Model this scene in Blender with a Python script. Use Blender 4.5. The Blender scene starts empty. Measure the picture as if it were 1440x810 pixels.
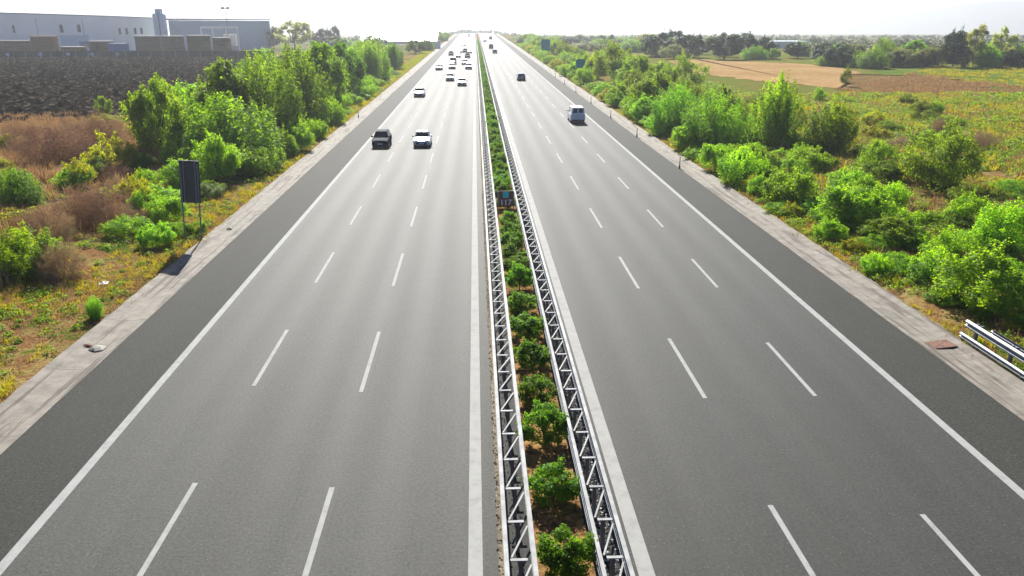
import bpy, math, random
import numpy as np
from mathutils import Vector
R = math.radians
sc = bpy.context.scene
COL = sc.collection
# ------------------------------------------------------------------ camera
FOC, CAMH = 1140.0 / 1440.0 * 36.0, 12.5
PITCH, YAW = 18.436, 2.5255
cd = bpy.data.cameras.new('camera')
cd.lens, cd.sensor_width, cd.clip_end, cd.clip_start = FOC, 36.0, 20000, 0.5
cam = bpy.data.objects.new('camera', cd)
COL.objects.link(cam)
cam.location = (0, 0, CAMH)
cam.rotation_euler = (R(90 - PITCH), 0, R(-YAW))
sc.camera = cam
# ------------------------------------------------------------------ light
SUN_EL, SUN_AZ = 35.0, -4.5          # azimuth measured from +Y towards +X
SUN_STRENGTH, SKY_STRENGTH, EXPO, HAZE = 4.9, 0.068, 1.08, 0.00028
sd = bpy.data.lights.new('sun', 'SUN')
sd.energy, sd.angle, sd.color = SUN_STRENGTH, R(0.53), (1.0, 0.965, 0.89)
sun = bpy.data.objects.new('sun', sd)
COL.objects.link(sun)
d = Vector((math.sin(R(SUN_AZ)) * math.cos(R(SUN_EL)), math.cos(R(SUN_AZ)) * math.cos(R(SUN_EL)), math.sin(R(SUN_EL))))
sun.rotation_euler = d.to_track_quat('Z', 'Y').to_euler()
w = bpy.data.worlds.new('World')
sc.world = w
w.use_nodes = True
nt = w.node_tree
bg = nt.nodes['Background']
sky = nt.nodes.new('ShaderNodeTexSky')
sky.sky_type = 'NISHITA'
sky.sun_disc = False
sky.sun_elevation, sky.sun_rotation = R(SUN_EL), R(SUN_AZ)
sky.air_density, sky.dust_density, sky.ozone_density, sky.altitude = .4, .3, 10.0, 20
nt.links.new(sky.outputs[0], bg.inputs[0])
bg.inputs[1].default_value = SKY_STRENGTH
vs = sc.view_settings
vs.view_transform, vs.look, vs.exposure, vs.gamma, vs.use_curve_mapping = 'Standard', 'None', EXPO, 1.0, False
cy = sc.cycles
cy.max_bounces, cy.diffuse_bounces, cy.glossy_bounces, cy.transmission_bounces, cy.transparent_max_bounces, cy.volume_bounces = 5, 2, 2, 3, 8, 0
cy.use_denoising = True
cy.sample_clamp_indirect = 6
# ------------------------------------------------------------------ helpers
def tag(o, label=None, cat=None, group=None, kind=None):
    if label: o['label'] = label
    if cat: o['category'] = cat
    if group: o['group'] = group
    if kind: o['kind'] = kind
    return o

def empty(name, loc, rz=0.0):
    o = bpy.data.objects.new(name, None)
    o.empty_display_size = 0.3
    COL.objects.link(o)
    o.location = loc
    o.rotation_euler = (0, 0, rz)
    return o

def copy_tree(o, parent=None):
    c = o.copy()
    COL.objects.link(c)
    c.parent = parent
    for ch in list(o.children):
        copy_tree(ch, c)
    return c

def link(name, me, mat, parent=None):
    o = bpy.data.objects.new(name, me)
    COL.objects.link(o)
    if mat is not None and not me.materials:
        for m in (mat if isinstance(mat, (list, tuple)) else [mat]):
            me.materials.append(m)
    o.parent = parent
    return o

class MB:
    def __init__(s): s.v, s.f, s.m = [], [], []
    def add(s, vs, fs, m=0):
        n = len(s.v)
        s.v += [tuple(p) for p in vs]
        for f in fs:
            s.f.append([i + n for i in f]); s.m.append(m)
    def box(s, x0, x1, y0, y1, z0, z1, m=0):
        s.add([(x0,y0,z0),(x1,y0,z0),(x1,y1,z0),(x0,y1,z0),(x0,y0,z1),(x1,y0,z1),(x1,y1,z1),(x0,y1,z1)],
              [(3,2,1,0),(4,5,6,7),(0,1,5,4),(1,2,6,5),(2,3,7,6),(3,0,4,7)], m)
    def bar(s, a, b, wx, h, m=0):
        a, b = Vector(a), Vector(b)
        d = (b - a).normalized()
        u = d.cross(Vector((0,0,1)))
        u = Vector((1,0,0)) if u.length < 1e-4 else u.normalized()
        v = u.cross(d)
        p = []
        for q in (a, b):
            for sx, sz in ((-1,-1),(1,-1),(1,1),(-1,1)):
                p.append(q + u * (sx * wx / 2) + v * (sz * h / 2))
        s.add(p, [(0,1,2,3),(7,6,5,4),(0,4,5,1),(1,5,6,2),(2,6,7,3),(3,7,4,0)], m)
    def tube(s, pts, rads, n=6, m=0, cap=True):
        rings = []
        for i, p in enumerate(pts):
            p = Vector(p)
            a = Vector(pts[max(i-1,0)]); b = Vector(pts[min(i+1,len(pts)-1)])
            d = (b - a).normalized()
            u = d.cross(Vector((0.3,1,0.1))).normalized(); v = d.cross(u)
            rings.append([p + (u*math.cos(t)+v*math.sin(t))*rads[i] for t in [2*math.pi*k/n for k in range(n)]])
        vs = [q for r in rings for q in r]
        fs = []
        for i in range(len(pts)-1):
            for k in range(n):
                fs.append((i*n+k, i*n+(k+1)%n, (i+1)*n+(k+1)%n, (i+1)*n+k))
        if cap:
            fs.append(tuple(range(n))[::-1]); fs.append(tuple((len(pts)-1)*n+k for k in range(n)))
        s.add(vs, fs, m)
    def prof(s, poly, y0, y1, m=0, ys=None):
        """closed polygon of (x, z) extruded along Y"""
        ys = ys or [y0, y1]
        n = len(poly)
        vs = [(x, y, z + drop(y)) for y in ys for x, z in poly]
        fs = []
        for i in range(len(ys)-1):
            for k in range(n):
                fs.append((i*n+k, i*n+(k+1)%n, (i+1)*n+(k+1)%n, (i+1)*n+k))
        fs.append(tuple(range(n))); fs.append(tuple((len(ys)-1)*n+k for k in range(n))[::-1])
        s.add(vs, fs, m)
    def mesh(s, name, smooth=False):
        me = bpy.data.meshes.new(name)
        me.from_pydata(s.v, [], s.f)
        if any(s.m): me.polygons.foreach_set('material_index', s.m)
        if smooth: me.polygons.foreach_set('use_smooth', [True]*len(s.f))
        me.update()
        return me
    def build(s, name, mat, parent=None, smooth=False):
        return link(name, s.mesh(name, smooth), mat, parent)

def np_mesh(name, V, k):
    """V: (n*k, 3); n polygons of k corners each"""
    n = len(V) // k
    me = bpy.data.meshes.new(name)
    me.vertices.add(n*k); me.loops.add(n*k); me.polygons.add(n)
    me.vertices.foreach_set('co', np.asarray(V, dtype=np.float32).ravel())
    me.loops.foreach_set('vertex_index', np.arange(n*k, dtype=np.int32))
    me.polygons.foreach_set('loop_start', np.arange(0, n*k, k, dtype=np.int32))
    me.update(calc_edges=True)
    return me

def drop(y):
    """the road climbs to a crest about 680 m away and the land falls off behind it"""
    t = max(0.0, y - 640.0)
    return -0.0176 * (t - 80.0 * (1 - math.exp(-t / 80.0)))

def grid(name, xs, ys, zf, mat, parent=None):
    V = [(x, y, zf(x, y)) for y in ys for x in xs]
    nx = len(xs)
    F = [(j*nx+i, j*nx+i+1, (j+1)*nx+i+1, (j+1)*nx+i) for j in range(len(ys)-1) for i in range(nx-1)]
    me = bpy.data.meshes.new(name); me.from_pydata(V, [], F)
    me.polygons.foreach_set('use_smooth', [True]*len(F)); me.update()
    return link(name, me, mat, parent)

ONES = 'zeroth first second third fourth fifth sixth seventh eighth ninth tenth eleventh twelfth thirteenth fourteenth fifteenth sixteenth seventeenth eighteenth nineteenth'.split()
TENS = {2:'twent',3:'thirt',4:'fort',5:'fift',6:'sixt',7:'sevent',8:'eight',9:'ninet'}
def ordw(i):
    if i < 20: return ONES[i]
    t, o = divmod(i, 10)
    return TENS[t] + ('ieth' if o == 0 else 'y-' + ONES[o])
# ------------------------------------------------------------------ materials
class NM:
    def __init__(s, name):
        s.mat = bpy.data.materials.new(name); s.mat.use_nodes = True
        s.t = s.mat.node_tree; s.t.nodes.clear()
        s.out = s.n('ShaderNodeOutputMaterial')
    def n(s, typ, **kw):
        q = s.t.nodes.new(typ)
        for k, v in kw.items(): setattr(q, k, v)
        return q
    def l(s, a, b): s.t.links.new(a, b)
    def setin(s, sock, v):
        if hasattr(v, 'is_output'): s.l(v, sock)
        else: sock.default_value = v
    def math(s, op, a, b=None, clamp=False):
        q = s.n('ShaderNodeMath', operation=op); q.use_clamp = clamp
        s.setin(q.inputs[0], a)
        if b is not None: s.setin(q.inputs[1], b)
        return q.outputs[0]
    def mix(s, f, a, b, blend='MIX'):
        q = s.n('ShaderNodeMix', data_type='RGBA', blend_type=blend)
        s.setin(q.inputs[0], f)
        for i, c in ((6, a), (7, b)):
            s.setin(q.inputs[i], c if hasattr(c, 'is_output') else (*c, 1))
        return q.outputs[2]
    def coord(s, kind='Object', scale=(1,1,1)):
        if kind == 'World': src = s.n('ShaderNodeNewGeometry').outputs['Position']
        else: src = s.n('ShaderNodeTexCoord').outputs[kind]
        m = s.n('ShaderNodeMapping'); m.inputs['Scale'].default_value = scale
        s.l(src, m.inputs[0]); return m.outputs[0]
    def noise(s, vec, scale, detail=4, rough=0.55):
        q = s.n('ShaderNodeTexNoise'); s.l(vec, q.inputs['Vector'])
        q.inputs['Scale'].default_value, q.inputs['Detail'].default_value, q.inputs['Roughness'].default_value = scale, detail, rough
        return q.outputs['Fac']
    def vor(s, vec, scale):
        q = s.n('ShaderNodeTexVoronoi'); s.l(vec, q.inputs['Vector']); q.inputs['Scale'].default_value = scale
        return q
    def ramp(s, f, lo, hi, a=0.0, b=1.0):
        q = s.n('ShaderNodeMapRange'); q.interpolation_type = 'SMOOTHSTEP'; q.clamp = True
        s.setin(q.inputs[0], f)
        for i, v in zip((1,2,3,4), (lo, hi, a, b)): s.setin(q.inputs[i], v)
        return q.outputs[0]
    def bump(s, h, strength, dist):
        q = s.n('ShaderNodeBump'); q.inputs['Strength'].default_value = strength; q.inputs['Distance'].default_value = dist
        s.l(h, q.inputs['Height']); return q.outputs[0]
    def bsdf(s, col, rough=0.8, metal=0.0, normal=None, spec=0.5):
        q = s.n('ShaderNodeBsdfPrincipled')
        s.setin(q.inputs['Base Color'], col if hasattr(col, 'is_output') else (*col, 1))
        s.setin(q.inputs['Roughness'], rough); s.setin(q.inputs['Metallic'], metal)
        q.inputs['Specular IOR Level'].default_value = spec
        if normal is not None: s.l(normal, q.inputs['Normal'])
        s.l(q.outputs[0], s.out.inputs[0]); return q

def simple(name, col, rough=0.6, metal=0.0, var=0.12, scale=6.0, spec=0.5):
    k = NM(name)
    f = k.noise(k.coord('Object'), scale, 5)
    c = k.mix(k.ramp(f, .3, .7), tuple(x*(1-var) for x in col), tuple(min(1, x*(1+var)) for x in col))
    k.bsdf(c, rough, metal, spec=spec)
    return k.mat

def leaf_mat(name, cols, trans, tmix=0.42, rough=0.55):
    k = NM(name)
    g = k.n('ShaderNodeNewGeometry')
    oi = k.n('ShaderNodeObjectInfo')
    r = k.n('ShaderNodeValToRGB')
    while len(r.color_ramp.elements) < len(cols): r.color_ramp.elements.new(0.5)
    for i, c in enumerate(cols):
        r.color_ramp.elements[i].position = i / (len(cols)-1)
        r.color_ramp.elements[i].color = (*c, 1)
    nz = k.noise(k.coord('Object'), 1.3, 3)
    f = k.math('ADD', k.math('MULTIPLY', g.outputs['Random Per Island'], .6), k.math('MULTIPLY', k.math('ADD', nz, k.math('MULTIPLY', oi.outputs['Random'], .5)), .45), True)
    k.l(f, r.inputs[0])
    hv = k.n('ShaderNodeHueSaturation')
    k.l(r.outputs[0], hv.inputs['Color'])
    k.l(k.math('ADD', k.math('MULTIPLY', oi.outputs['Random'], .03), .485), hv.inputs['Hue'])
    k.l(k.math('ADD', k.math('MULTIPLY', oi.outputs['Random'], .35), .82), hv.inputs['Value'])
    col = hv.outputs[0]
    p = k.n('ShaderNodeBsdfPrincipled')
    k.l(col, p.inputs['Base Color']); p.inputs['Roughness'].default_value = rough
    p.inputs['Specular IOR Level'].default_value = 0.12
    t = k.n('ShaderNodeBsdfTranslucent')
    k.l(k.mix(1.0, col, trans, 'MULTIPLY'), t.inputs[0])
    mx = k.n('ShaderNodeMixShader'); mx.inputs[0].default_value = tmix
    k.l(p.outputs[0], mx.inputs[1]); k.l(t.outputs[0], mx.inputs[2])
    k.l(mx.outputs[0], k.out.inputs[0])
    return k.mat

def asphalt(name, base, lanes=None, rough=0.6, spec=.35):
    """worn asphalt: stone grain, patches, long wheel tracks and paving joints"""
    k = NM(name)
    wv = k.coord('World')
    fine = k.noise(wv, 11.0, 4, .85)
    mid = k.noise(wv, 1.3, 6, .65)
    big = k.noise(k.coord('World', (.35,.045,1)), 1.0, 4)
    v = k.math('ADD', k.math('MULTIPLY', k.math('SUBTRACT', fine, .5), 4.6), k.math('MULTIPLY', k.math('SUBTRACT', mid, .5), .55))
    v = k.math('ADD', v, k.math('MULTIPLY', k.math('SUBTRACT', big, .5), .7))
    rv = rough
    if lanes:
        st = k.noise(k.coord('World', (.85,.004,1)), 1.0, 3, .6)
        v = k.math('ADD', v, k.math('MULTIPLY', k.math('SUBTRACT', st, .5), 1.05))
        sx = k.n('ShaderNodeSeparateXYZ'); k.l(k.n('ShaderNodeNewGeometry').outputs['Position'], sx.inputs[0])
        wob = k.math('MULTIPLY', k.math('SUBTRACT', k.noise(k.coord('World', (0,.03,1)), 1.0, 2), .5), .7)
        xw = k.math('ADD', sx.outputs[0], wob)
        tr = k.math('COSINE', k.math('MULTIPLY', k.math('SUBTRACT', xw, lanes[0]), 2*math.pi/1.87))
        v = k.math('ADD', v, k.math('MULTIPLY', tr, .075))
        rv = k.math('ADD', k.math('MULTIPLY', tr, .014), rough)
    f = k.math('ADD', v, .5, True)
    col = k.mix(f, tuple(c*.55 for c in base), tuple(c*1.45 for c in base))
    if lanes:
        for jx in lanes[1:]:
            d_ = k.math('ABSOLUTE', k.math('SUBTRACT', k.math('ADD', sx.outputs[0], k.math('MULTIPLY', wob, .12)), jx))
            br = k.ramp(k.noise(k.coord('World', (1,.12,1)), 1.0, 4), .44, .58)
            col = k.mix(k.math('MULTIPLY', k.math('MULTIPLY', k.ramp(d_, .015, .05, 1, 0), br), .6), col, (.02,.02,.019))
    sp = k.vor(wv, 12.0)
    stone = k.ramp(sp.outputs['Distance'], .12, .2, 1.0, 0.0)
    pick = k.n('ShaderNodeSeparateColor'); k.l(sp.outputs['Color'], pick.inputs[0])
    stone = k.math('MULTIPLY', stone, k.ramp(pick.outputs[0], .74, .80))
    col = k.mix(k.math('MULTIPLY', stone, .5), col, (.26,.25,.235))
    ol = k.noise(k.coord('World', (.5,.09,1)), 1.0, 5, .7)
    col = k.mix(k.math('MULTIPLY', k.ramp(ol, .60, .72), .22), col, tuple(c*.45 for c in base))
    nb = k.bump(k.math('ADD', fine, k.math('MULTIPLY', stone, .4)), .6, .014)
    k.bsdf(col, rv, 0, nb, spec)
    return k.mat

def paint_mat(name, col, wear):
    k = NM(name)
    wv = k.coord('World')
    a = k.noise(wv, 30, 4, .8); b = k.noise(wv, 2.2, 4, .6)
    f = k.ramp(k.math('ADD', k.math('MULTIPLY', a, .6), k.math('MULTIPLY', b, .5)), wear, wear + .22)
    c = k.mix(k.math('MULTIPLY', f, .45), col, (.10,.10,.095))
    k.bsdf(c, .8, 0, k.bump(a, .3, .01), .25)
    return k.mat

def concrete_mat():
    k = NM('gutter_concrete')
    wv = k.coord('World')
    a = k.noise(wv, 1.4, 6, .65); b = k.noise(wv, 14, 5, .7); st = k.noise(k.coord('World', (3.2,.16,1)), 1.0, 5, .65)
    c = k.mix(k.ramp(a, .3, .7), (.16,.14,.112), (.27,.24,.20))
    c = k.mix(k.math('MULTIPLY', k.ramp(st, .50, .62), .75), c, (.055,.038,.025))
    c = k.mix(k.math('MULTIPLY', k.ramp(b, .60, .74), .5), c, (.30,.28,.24))
    sx = k.n('ShaderNodeSeparateXYZ'); k.l(k.n('ShaderNodeNewGeometry').outputs['Position'], sx.inputs[0])
    j = k.math('ABSOLUTE', k.math('SUBTRACT', k.math('FRACT', k.math('MULTIPLY', sx.outputs[1], 1/5.2)), .5))
    c = k.mix(k.math('MULTIPLY', k.ramp(j, .003, .007, 1, 0), .75), c, (.09,.08,.07))
    k.bsdf(c, .85, 0, k.bump(k.math('ADD', a, b), .5, .03))
    return k.mat

def ground_mat():
    k = NM('verge_ground')
    wv = k.coord('World')
    sx = k.n('ShaderNodeSeparateXYZ'); k.l(k.n('ShaderNodeNewGeometry').outputs['Position'], sx.inputs[0])
    X, Y = sx.outputs[0], sx.outputs[1]
    n1 = k.noise(wv, .16, 6, .62); n2 = k.noise(wv, .9, 6, .65); n3 = k.noise(wv, 7, 5, .75); n4 = k.noise(k.coord('World', (1.0,.3,1)), .05, 5, .6)
    soil = k.mix(k.ramp(n3, .3, .7), (.15,.075,.032), (.34,.19,.085))
    straw = k.mix(k.ramp(n3, .35, .65), (.27,.185,.07), (.42,.31,.13))
    grn = k.mix(k.ramp(n3, .3, .7), (.05,.085,.015), (.16,.19,.03))
    c = k.mix(k.ramp(n2, .42, .56), soil, straw)
    c = k.mix(k.ramp(k.math('ADD', k.math('MULTIPLY', n1, .55), k.math('MULTIPLY', n2, .5)), .5, .6), c, grn)
    xd = k.math('ADD', X, k.math('MULTIPLY', k.math('SUBTRACT', n1, .5), 9.0))
    # dry slope, left
    dry = k.math('MULTIPLY', k.ramp(xd, -31, -24, 1, 0), k.ramp(Y, 150, 120))
    drc = k.mix(k.ramp(n2, .35, .65), (.19,.125,.08), (.38,.25,.15))
    c = k.mix(k.math('MULTIPLY', dry, .85), c, drc)
    # meadow, right
    mead = k.math('MULTIPLY', k.ramp(xd, 26, 36), k.ramp(Y, 60, 95))
    mc = k.mix(k.ramp(n1, .45, .62), (.10,.16,.018), (.20,.16,.05))
    c = k.mix(k.math('MULTIPLY', mead, .8), c, mc)
    # far country
    far = k.ramp(Y, 260, 380)
    fc = k.mix(k.ramp(n4, .4, .6), (.10,.13,.05), (.24,.19,.10))
    c = k.mix(far, c, fc)
    k.bsdf(c, .95, 0, k.bump(k.math('ADD', n3, n2), .9, .12), .0)
    return k.mat

def field_mat(name, a, b, s, bumpd=.15, stretch=(1,1,1)):
    k = NM(name)
    wv = k.coord('World', stretch)
    n1 = k.noise(wv, s, 6, .7); n2 = k.noise(k.coord('World'), .06, 5, .6)
    f = k.math('ADD', k.math('MULTIPLY', n1, .65), k.math('MULTIPLY', n2, .4))
    c = k.mix(k.ramp(f, .42, .62), a, b)
    k.bsdf(c, 1.0, 0, k.bump(n1, .8, bumpd), .0)
    return k.mat

def pebble_mat():
    k = NM('pebble_bed')
    wv = k.coord('World')
    q = k.vor(wv, 9.0)
    pick = k.n('ShaderNodeSeparateColor'); k.l(q.outputs['Color'], pick.inputs[0])
    edge = k.ramp(q.outputs['Distance'], .25, .5)
    c = k.mix(k.ramp(pick.outputs[0], .35, .75), (.045,.044,.041), (.50,.48,.44))
    c = k.mix(edge, c, (.03,.028,.025))
    k.bsdf(c, .9, 0, k.bump(edge, .8, .05), .2)
    return k.mat

def plough_mat():
    k = NM('ploughed_soil')
    wv = k.coord('World', (1,.8,1))
    q = k.vor(wv, 2.1)
    pick = k.n('ShaderNodeSeparateColor'); k.l(q.outputs['Color'], pick.inputs[0])
    n = k.noise(wv, 2.5, 5, .7)
    f = k.math('ADD', k.math('MULTIPLY', pick.outputs[0], .7), k.math('MULTIPLY', k.math('SUBTRACT', n, .5), 1.1))
    c = k.mix(k.ramp(f, .05, .95), (.005,.004,.003), (.062,.048,.032))
    c = k.mix(k.math('MULTIPLY', k.ramp(pick.outputs[1], .86, .92), .8), c, (.15,.125,.095))
    k.bsdf(c, 1.0, 0, k.bump(n, .8, .3), .0)
    return k.mat

def bark(name, a, b):
    k = NM(name)
    f = k.noise(k.coord('Object', (6,6,1.5)), 2.0, 5, .7)
    k.bsdf(k.mix(k.ramp(f,.35,.65), a, b), .9, 0, k.bump(f, .6, .03), .2)
    return k.mat

M = {}
M['asphalt'] = asphalt('road_asphalt', (.042,.0425,.036), (-8.07+.94, -7.80, -3.92), .745, .34)
M['asphalt2'] = asphalt('older_road_asphalt', (.028,.0285,.024), (7.8+.94, 8.02, 11.92), .745, .34)
M['shoulder'] = asphalt('shoulder_asphalt', (.030,.0305,.025), None, .85, .25)
M['mroad'] = asphalt('median_asphalt', (.040,.039,.036), None, .85, .25)
M['paint'] = paint_mat('road_paint', (.335,.335,.32), .50)
M['concrete'] = concrete_mat()
M['ground'] = ground_mat()
M['plough'] = plough_mat()
M['stubble'] = field_mat('stubble_straw', (.30,.185,.08), (.40,.265,.125), .5, .05)
M['meadow'] = field_mat('meadow_green', (.075,.125,.018), (.14,.18,.035), .4)
M['rust'] = field_mat('rusty_weeds', (.13,.085,.035), (.21,.14,.055), .35)
M['median'] = field_mat('median_soil', (.10,.05,.022), (.38,.22,.09), 4.5, .06)
M['pebbly'] = pebble_mat()
M['dust'] = field_mat('roadside_dust', (.10,.075,.05), (.30,.25,.18), 6.0, .02)
M['galv'] = simple('galvanised_steel', (.23,.245,.26), .55, .2, .3, 3.0)
M['galvtop'] = simple('weathered_zinc', (.28,.283,.28), .7, .0, .3, 2.0)
M['dksteel'] = simple('dull_post_steel', (.16,.17,.18), .55, .4)
M['black'] = simple('black_rubber', (.02,.02,.022), .75)
M['plastic'] = simple('black_plastic', (.03,.03,.033), .5)
M['glass'] = simple('tinted_car_glass', (.02,.028,.034), .12, 0, .05, 6, .22)
M['chrome'] = simple('wheel_alloy', (.55,.56,.57), .3, .8)
M['lamp'] = simple('headlight_lens', (.78,.80,.82), .12)
M['tail'] = simple('tail_light_lens', (.40,.02,.015), .2)
M['plate'] = simple('blank_number_plate', (.75,.75,.73), .5)
M['signback'] = simple('dark_sign_back', (.035,.042,.045), .55)
M['signrib'] = simple('sign_rib_steel', (.16,.19,.21), .5, .3)
M['brown'] = simple('brown_sign_face', (.20,.075,.025), .6)
M['teal'] = simple('teal_sign_face', (.03,.62,.56), .6)
M['tealdk'] = simple('dark_teal_sign', (.01,.30,.32), .6)
M['white'] = simple('white_sign_paint', (.78,.78,.76), .5)
M['drain'] = simple('rusty_iron', (.19,.095,.062), .9, 0, .4, 9)
M['wallblue'] = simple('blue_grey_cladding', (.90,.91,.93), .7, 0, .06, .08)
M['walllight'] = simple('pale_render', (.90,.88,.85), .8, 0, .06, .1)
M['shedgrey'] = simple('grey_cladding', (.46,.52,.60), .7, 0, .08, .08)
M['roofw'] = simple('bright_roof_sheet', (.80,.80,.79), .35, .2, .05, .05)
M['roofd'] = simple('grey_roof_edge', (.25,.26,.27), .7)
M['silo'] = simple('blue_silo_steel', (.42,.56,.74), .5, .2)
M['window'] = simple('dark_window_glass', (.03,.04,.06), .15)
M['bluep'] = simple('blue_panel', (.10,.20,.42), .5)
M['timber'] = field_mat('weathered_timber', (.12,.072,.04), (.32,.205,.12), .9, .1, (.3,.3,5))
M['timber2'] = field_mat('golden_timber', (.15,.09,.038), (.31,.19,.09), .9, .1, (.3,.3,5))
M['cover'] = simple('pale_tarpaulin', (.42,.36,.30), .7)
M['coveror'] = simple('orange_tarpaulin', (.42,.21,.10), .7)
M['net'] = simple('dark_fence_net', (.016,.028,.032), .9, 0, .3, .6)
M['bark'] = bark('bark_brown', (.06,.045,.032), (.15,.115,.085))
M['barkp'] = bark('bark_pale', (.16,.14,.12), (.34,.31,.27))
M['hills'] = field_mat('far_hills', (.07,.09,.08), (.10,.12,.10), .002)
M['litter'] = simple('white_litter', (.8,.8,.8), .6)
M['stone'] = simple('pale_gravel', (.30,.275,.24), .9, 0, .4, 5)
T1 = (2.6, 2.35, .75)
M['leafy'] = leaf_mat('leaf_bright', [(.075,.18,.013), (.115,.25,.018), (.175,.325,.026), (.25,.385,.038)], T1, .62)
M['shrub'] = leaf_mat('leaf_mid', [(.06,.15,.012), (.125,.25,.016), (.22,.35,.024)], T1, .62)
M['yellow'] = leaf_mat('leaf_yellow_green', [(.10,.13,.008), (.19,.22,.012), (.29,.29,.018)], T1, .62)
M['broad'] = leaf_mat('leaf_tree', [(.05,.12,.014), (.11,.22,.019), (.20,.33,.028)], T1, .62)
M['robin'] = leaf_mat('leaf_light', [(.065,.135,.012), (.12,.22,.016), (.20,.29,.024)], T1, .62)
M['feather'] = leaf_mat('leaf_feather', [(.06,.15,.010), (.13,.25,.015), (.22,.33,.022)], T1, .62)
M['reed'] = leaf_mat('leaf_reed', [(.055,.16,.022), (.10,.24,.03), (.15,.30,.038)], T1, .62)
M['olive'] = leaf_mat('leaf_olive', [(.055,.095,.012), (.10,.16,.017), (.16,.22,.026)], T1, .62)
M['dark'] = leaf_mat('leaf_dark', [(.03,.075,.011), (.06,.135,.014), (.115,.20,.02)], T1, .62)
M['pine'] = leaf_mat('leaf_conifer', [(.018,.040,.026), (.032,.066,.036), (.055,.095,.045)], T1, .2)
M['poplar'] = leaf_mat('leaf_poplar', [(.17,.22,.09), (.26,.31,.12), (.36,.38,.15)], T1, .42)
M['willow'] = leaf_mat('leaf_grey_green', [(.08,.115,.05), (.13,.165,.07), (.18,.20,.09)], T1, .36)
M['dry'] = leaf_mat('dry_twigs', [(.18,.11,.06), (.33,.205,.115), (.46,.31,.17)], (1.2,1.1,1.0), .25, .9)
M['oleander'] = leaf_mat('leaf_oleander', [(.035,.10,.010), (.085,.20,.016), (.165,.30,.026)], T1, .48)
M['weed'] = leaf_mat('leaf_weed', [(.06,.14,.009), (.12,.23,.014), (.21,.31,.02)], T1, .46)
M['straw'] = leaf_mat('straw_blades', [(.22,.13,.06), (.40,.26,.12), (.50,.38,.21)], (1.3,1.15,.9), .3, .9)
M['ygrass'] = leaf_mat('yellow_grass_blades', [(.13,.15,.014), (.22,.22,.02), (.31,.25,.035)], T1, .4, .8)
# ------------------------------------------------------------------ ground, road, gutters
def lin(a, b, n): return [a + (b-a)*i/(n-1) for i in range(n)]
rnd = random.Random(7)
hx = {}
def relief(x, y):
    ax = -16.2 - x if x < 0 else x - 19.5
    if ax <= .4: return -.06 + (drop(y) if y > 320 else 0)
    if y > 280:
        wq = min(1, max(0, (ax-6)/40.)); t = y-280
        return drop(y)*(1-wq) + wq*(-.0165*(t - 60*(1-math.exp(-t/60.))))
    f = min(1, (ax-.4)/3.0) * max(0, 1 - y/280)
    n = math.sin(x*.61+y*.33)*.5 + math.sin(x*.27-y*.41+1.3)*.5 + math.sin(x*1.7+2.1*math.sin(y*.9))*.28
    rise = min(1.1, max(0, ax-1.5)*.055) if x < 0 else -min(.5, max(0, ax-1.)*.05)
    f2 = max(0., 1 - max(0., ax-24)/14) if x > 0 else max(0., 1 - max(0., ax-18)/12)
    return f*(.16*n + rise)*f2
gx = sorted(set(lin(-6000,-400,9)+lin(-400,-120,16)+lin(-120,-16.2,105)+[-16.25,-15.9,0,19.3,19.55]+lin(19.6,120,101)+lin(120,400,12)+lin(400,6000,9)))
gy = sorted(set([-150,-60]+lin(-40,140,120)+lin(140,320,60)+lin(320,900,40)+lin(900,6000,24)))
tag(grid('ground', gx, gy, relief, M['ground']), kind='structure')
RY = lin(-60, 600, 12) + lin(620, 900, 15)
def strip(name, x0, x1, z, mat):
    return tag(grid(name, [x0, x1], RY, lambda x, y: z + drop(y), mat), kind='structure')
strip('road', -11.5, .45, .004, M['asphalt'])
strip('road', 3.36, 14.95, .004, M['asphalt2'])
strip('hard_shoulder', -14.45, -11.5, .004, M['shoulder'])
strip('hard_shoulder', 14.95, 17.75, .004, M['shoulder'])
strip('median_strip', .45, 3.36, .003, M['mroad'])
def gutter(xa, xb):
    xs = [xa, xa + (xb-xa)*.06, xa + (xb-xa)*.3, xa + (xb-xa)*.62, xb - (xb-xa)*.08, xb]
    zz = dict(zip(xs, (.012, .014, -.03, -.03, .07, .075)))
    r2 = random.Random(3)
    ys = lin(-60, 160, 331) + lin(165, 760, 80)
    V, F = [], []
    for y in ys:
        for i, x in enumerate(xs):
            jit = r2.uniform(-.05, .05) if i == len(xs)-1 else 0
            V.append((x + jit, y, zz[x] + drop(y)))
    n = len(xs)
    for j in range(len(ys)-1):
        for i in range(n-1): F.append((j*n+i, j*n+i+1, (j+1)*n+i+1, (j+1)*n+i) if xb > xa else (j*n+i+1, j*n+i, (j+1)*n+i, (j+1)*n+i+1))
    me = bpy.data.meshes.new('gutter'); me.from_pydata(V, [], F); me.update()
    return tag(link('gutter', me, M['concrete']), kind='structure')
gutter(-14.45, -16.28)
gutter(17.75, 19.62)
# painted lines: one mesh, one sheet above the asphalt
mk = MB()
def line(x0, x1, y0, y1):
    ys = [y for y in RY if y0 < y < y1]
    ys = [y0] + ys + [y1]
    for a, b in zip(ys, ys[1:]):
        mk.add([(x0,a,.009+drop(a)),(x1,a,.009+drop(a)),(x1,b,.009+drop(b)),(x0,b,.009+drop(b))], [(0,1,2,3)])
for x0, x1 in ((-11.64,-11.36), (-.33,.02), (3.70,4.09), (14.82,15.10)): line(x0, x1, -50, 760)
for xc, st, per, ln in ((-8.07,26.8,11.9,5.5), (-4.17,26.1,11.9,5.8), (7.80,25.1,12.0,5.5), (11.68,25.1,12.0,4.9)):
    for kq in range(-4, 56):
        y0 = st + per*kq
        line(xc-.075, xc+.075, y0, y0+ln)
tag(mk.build('lane_markings', M['paint']), kind='structure')
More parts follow.
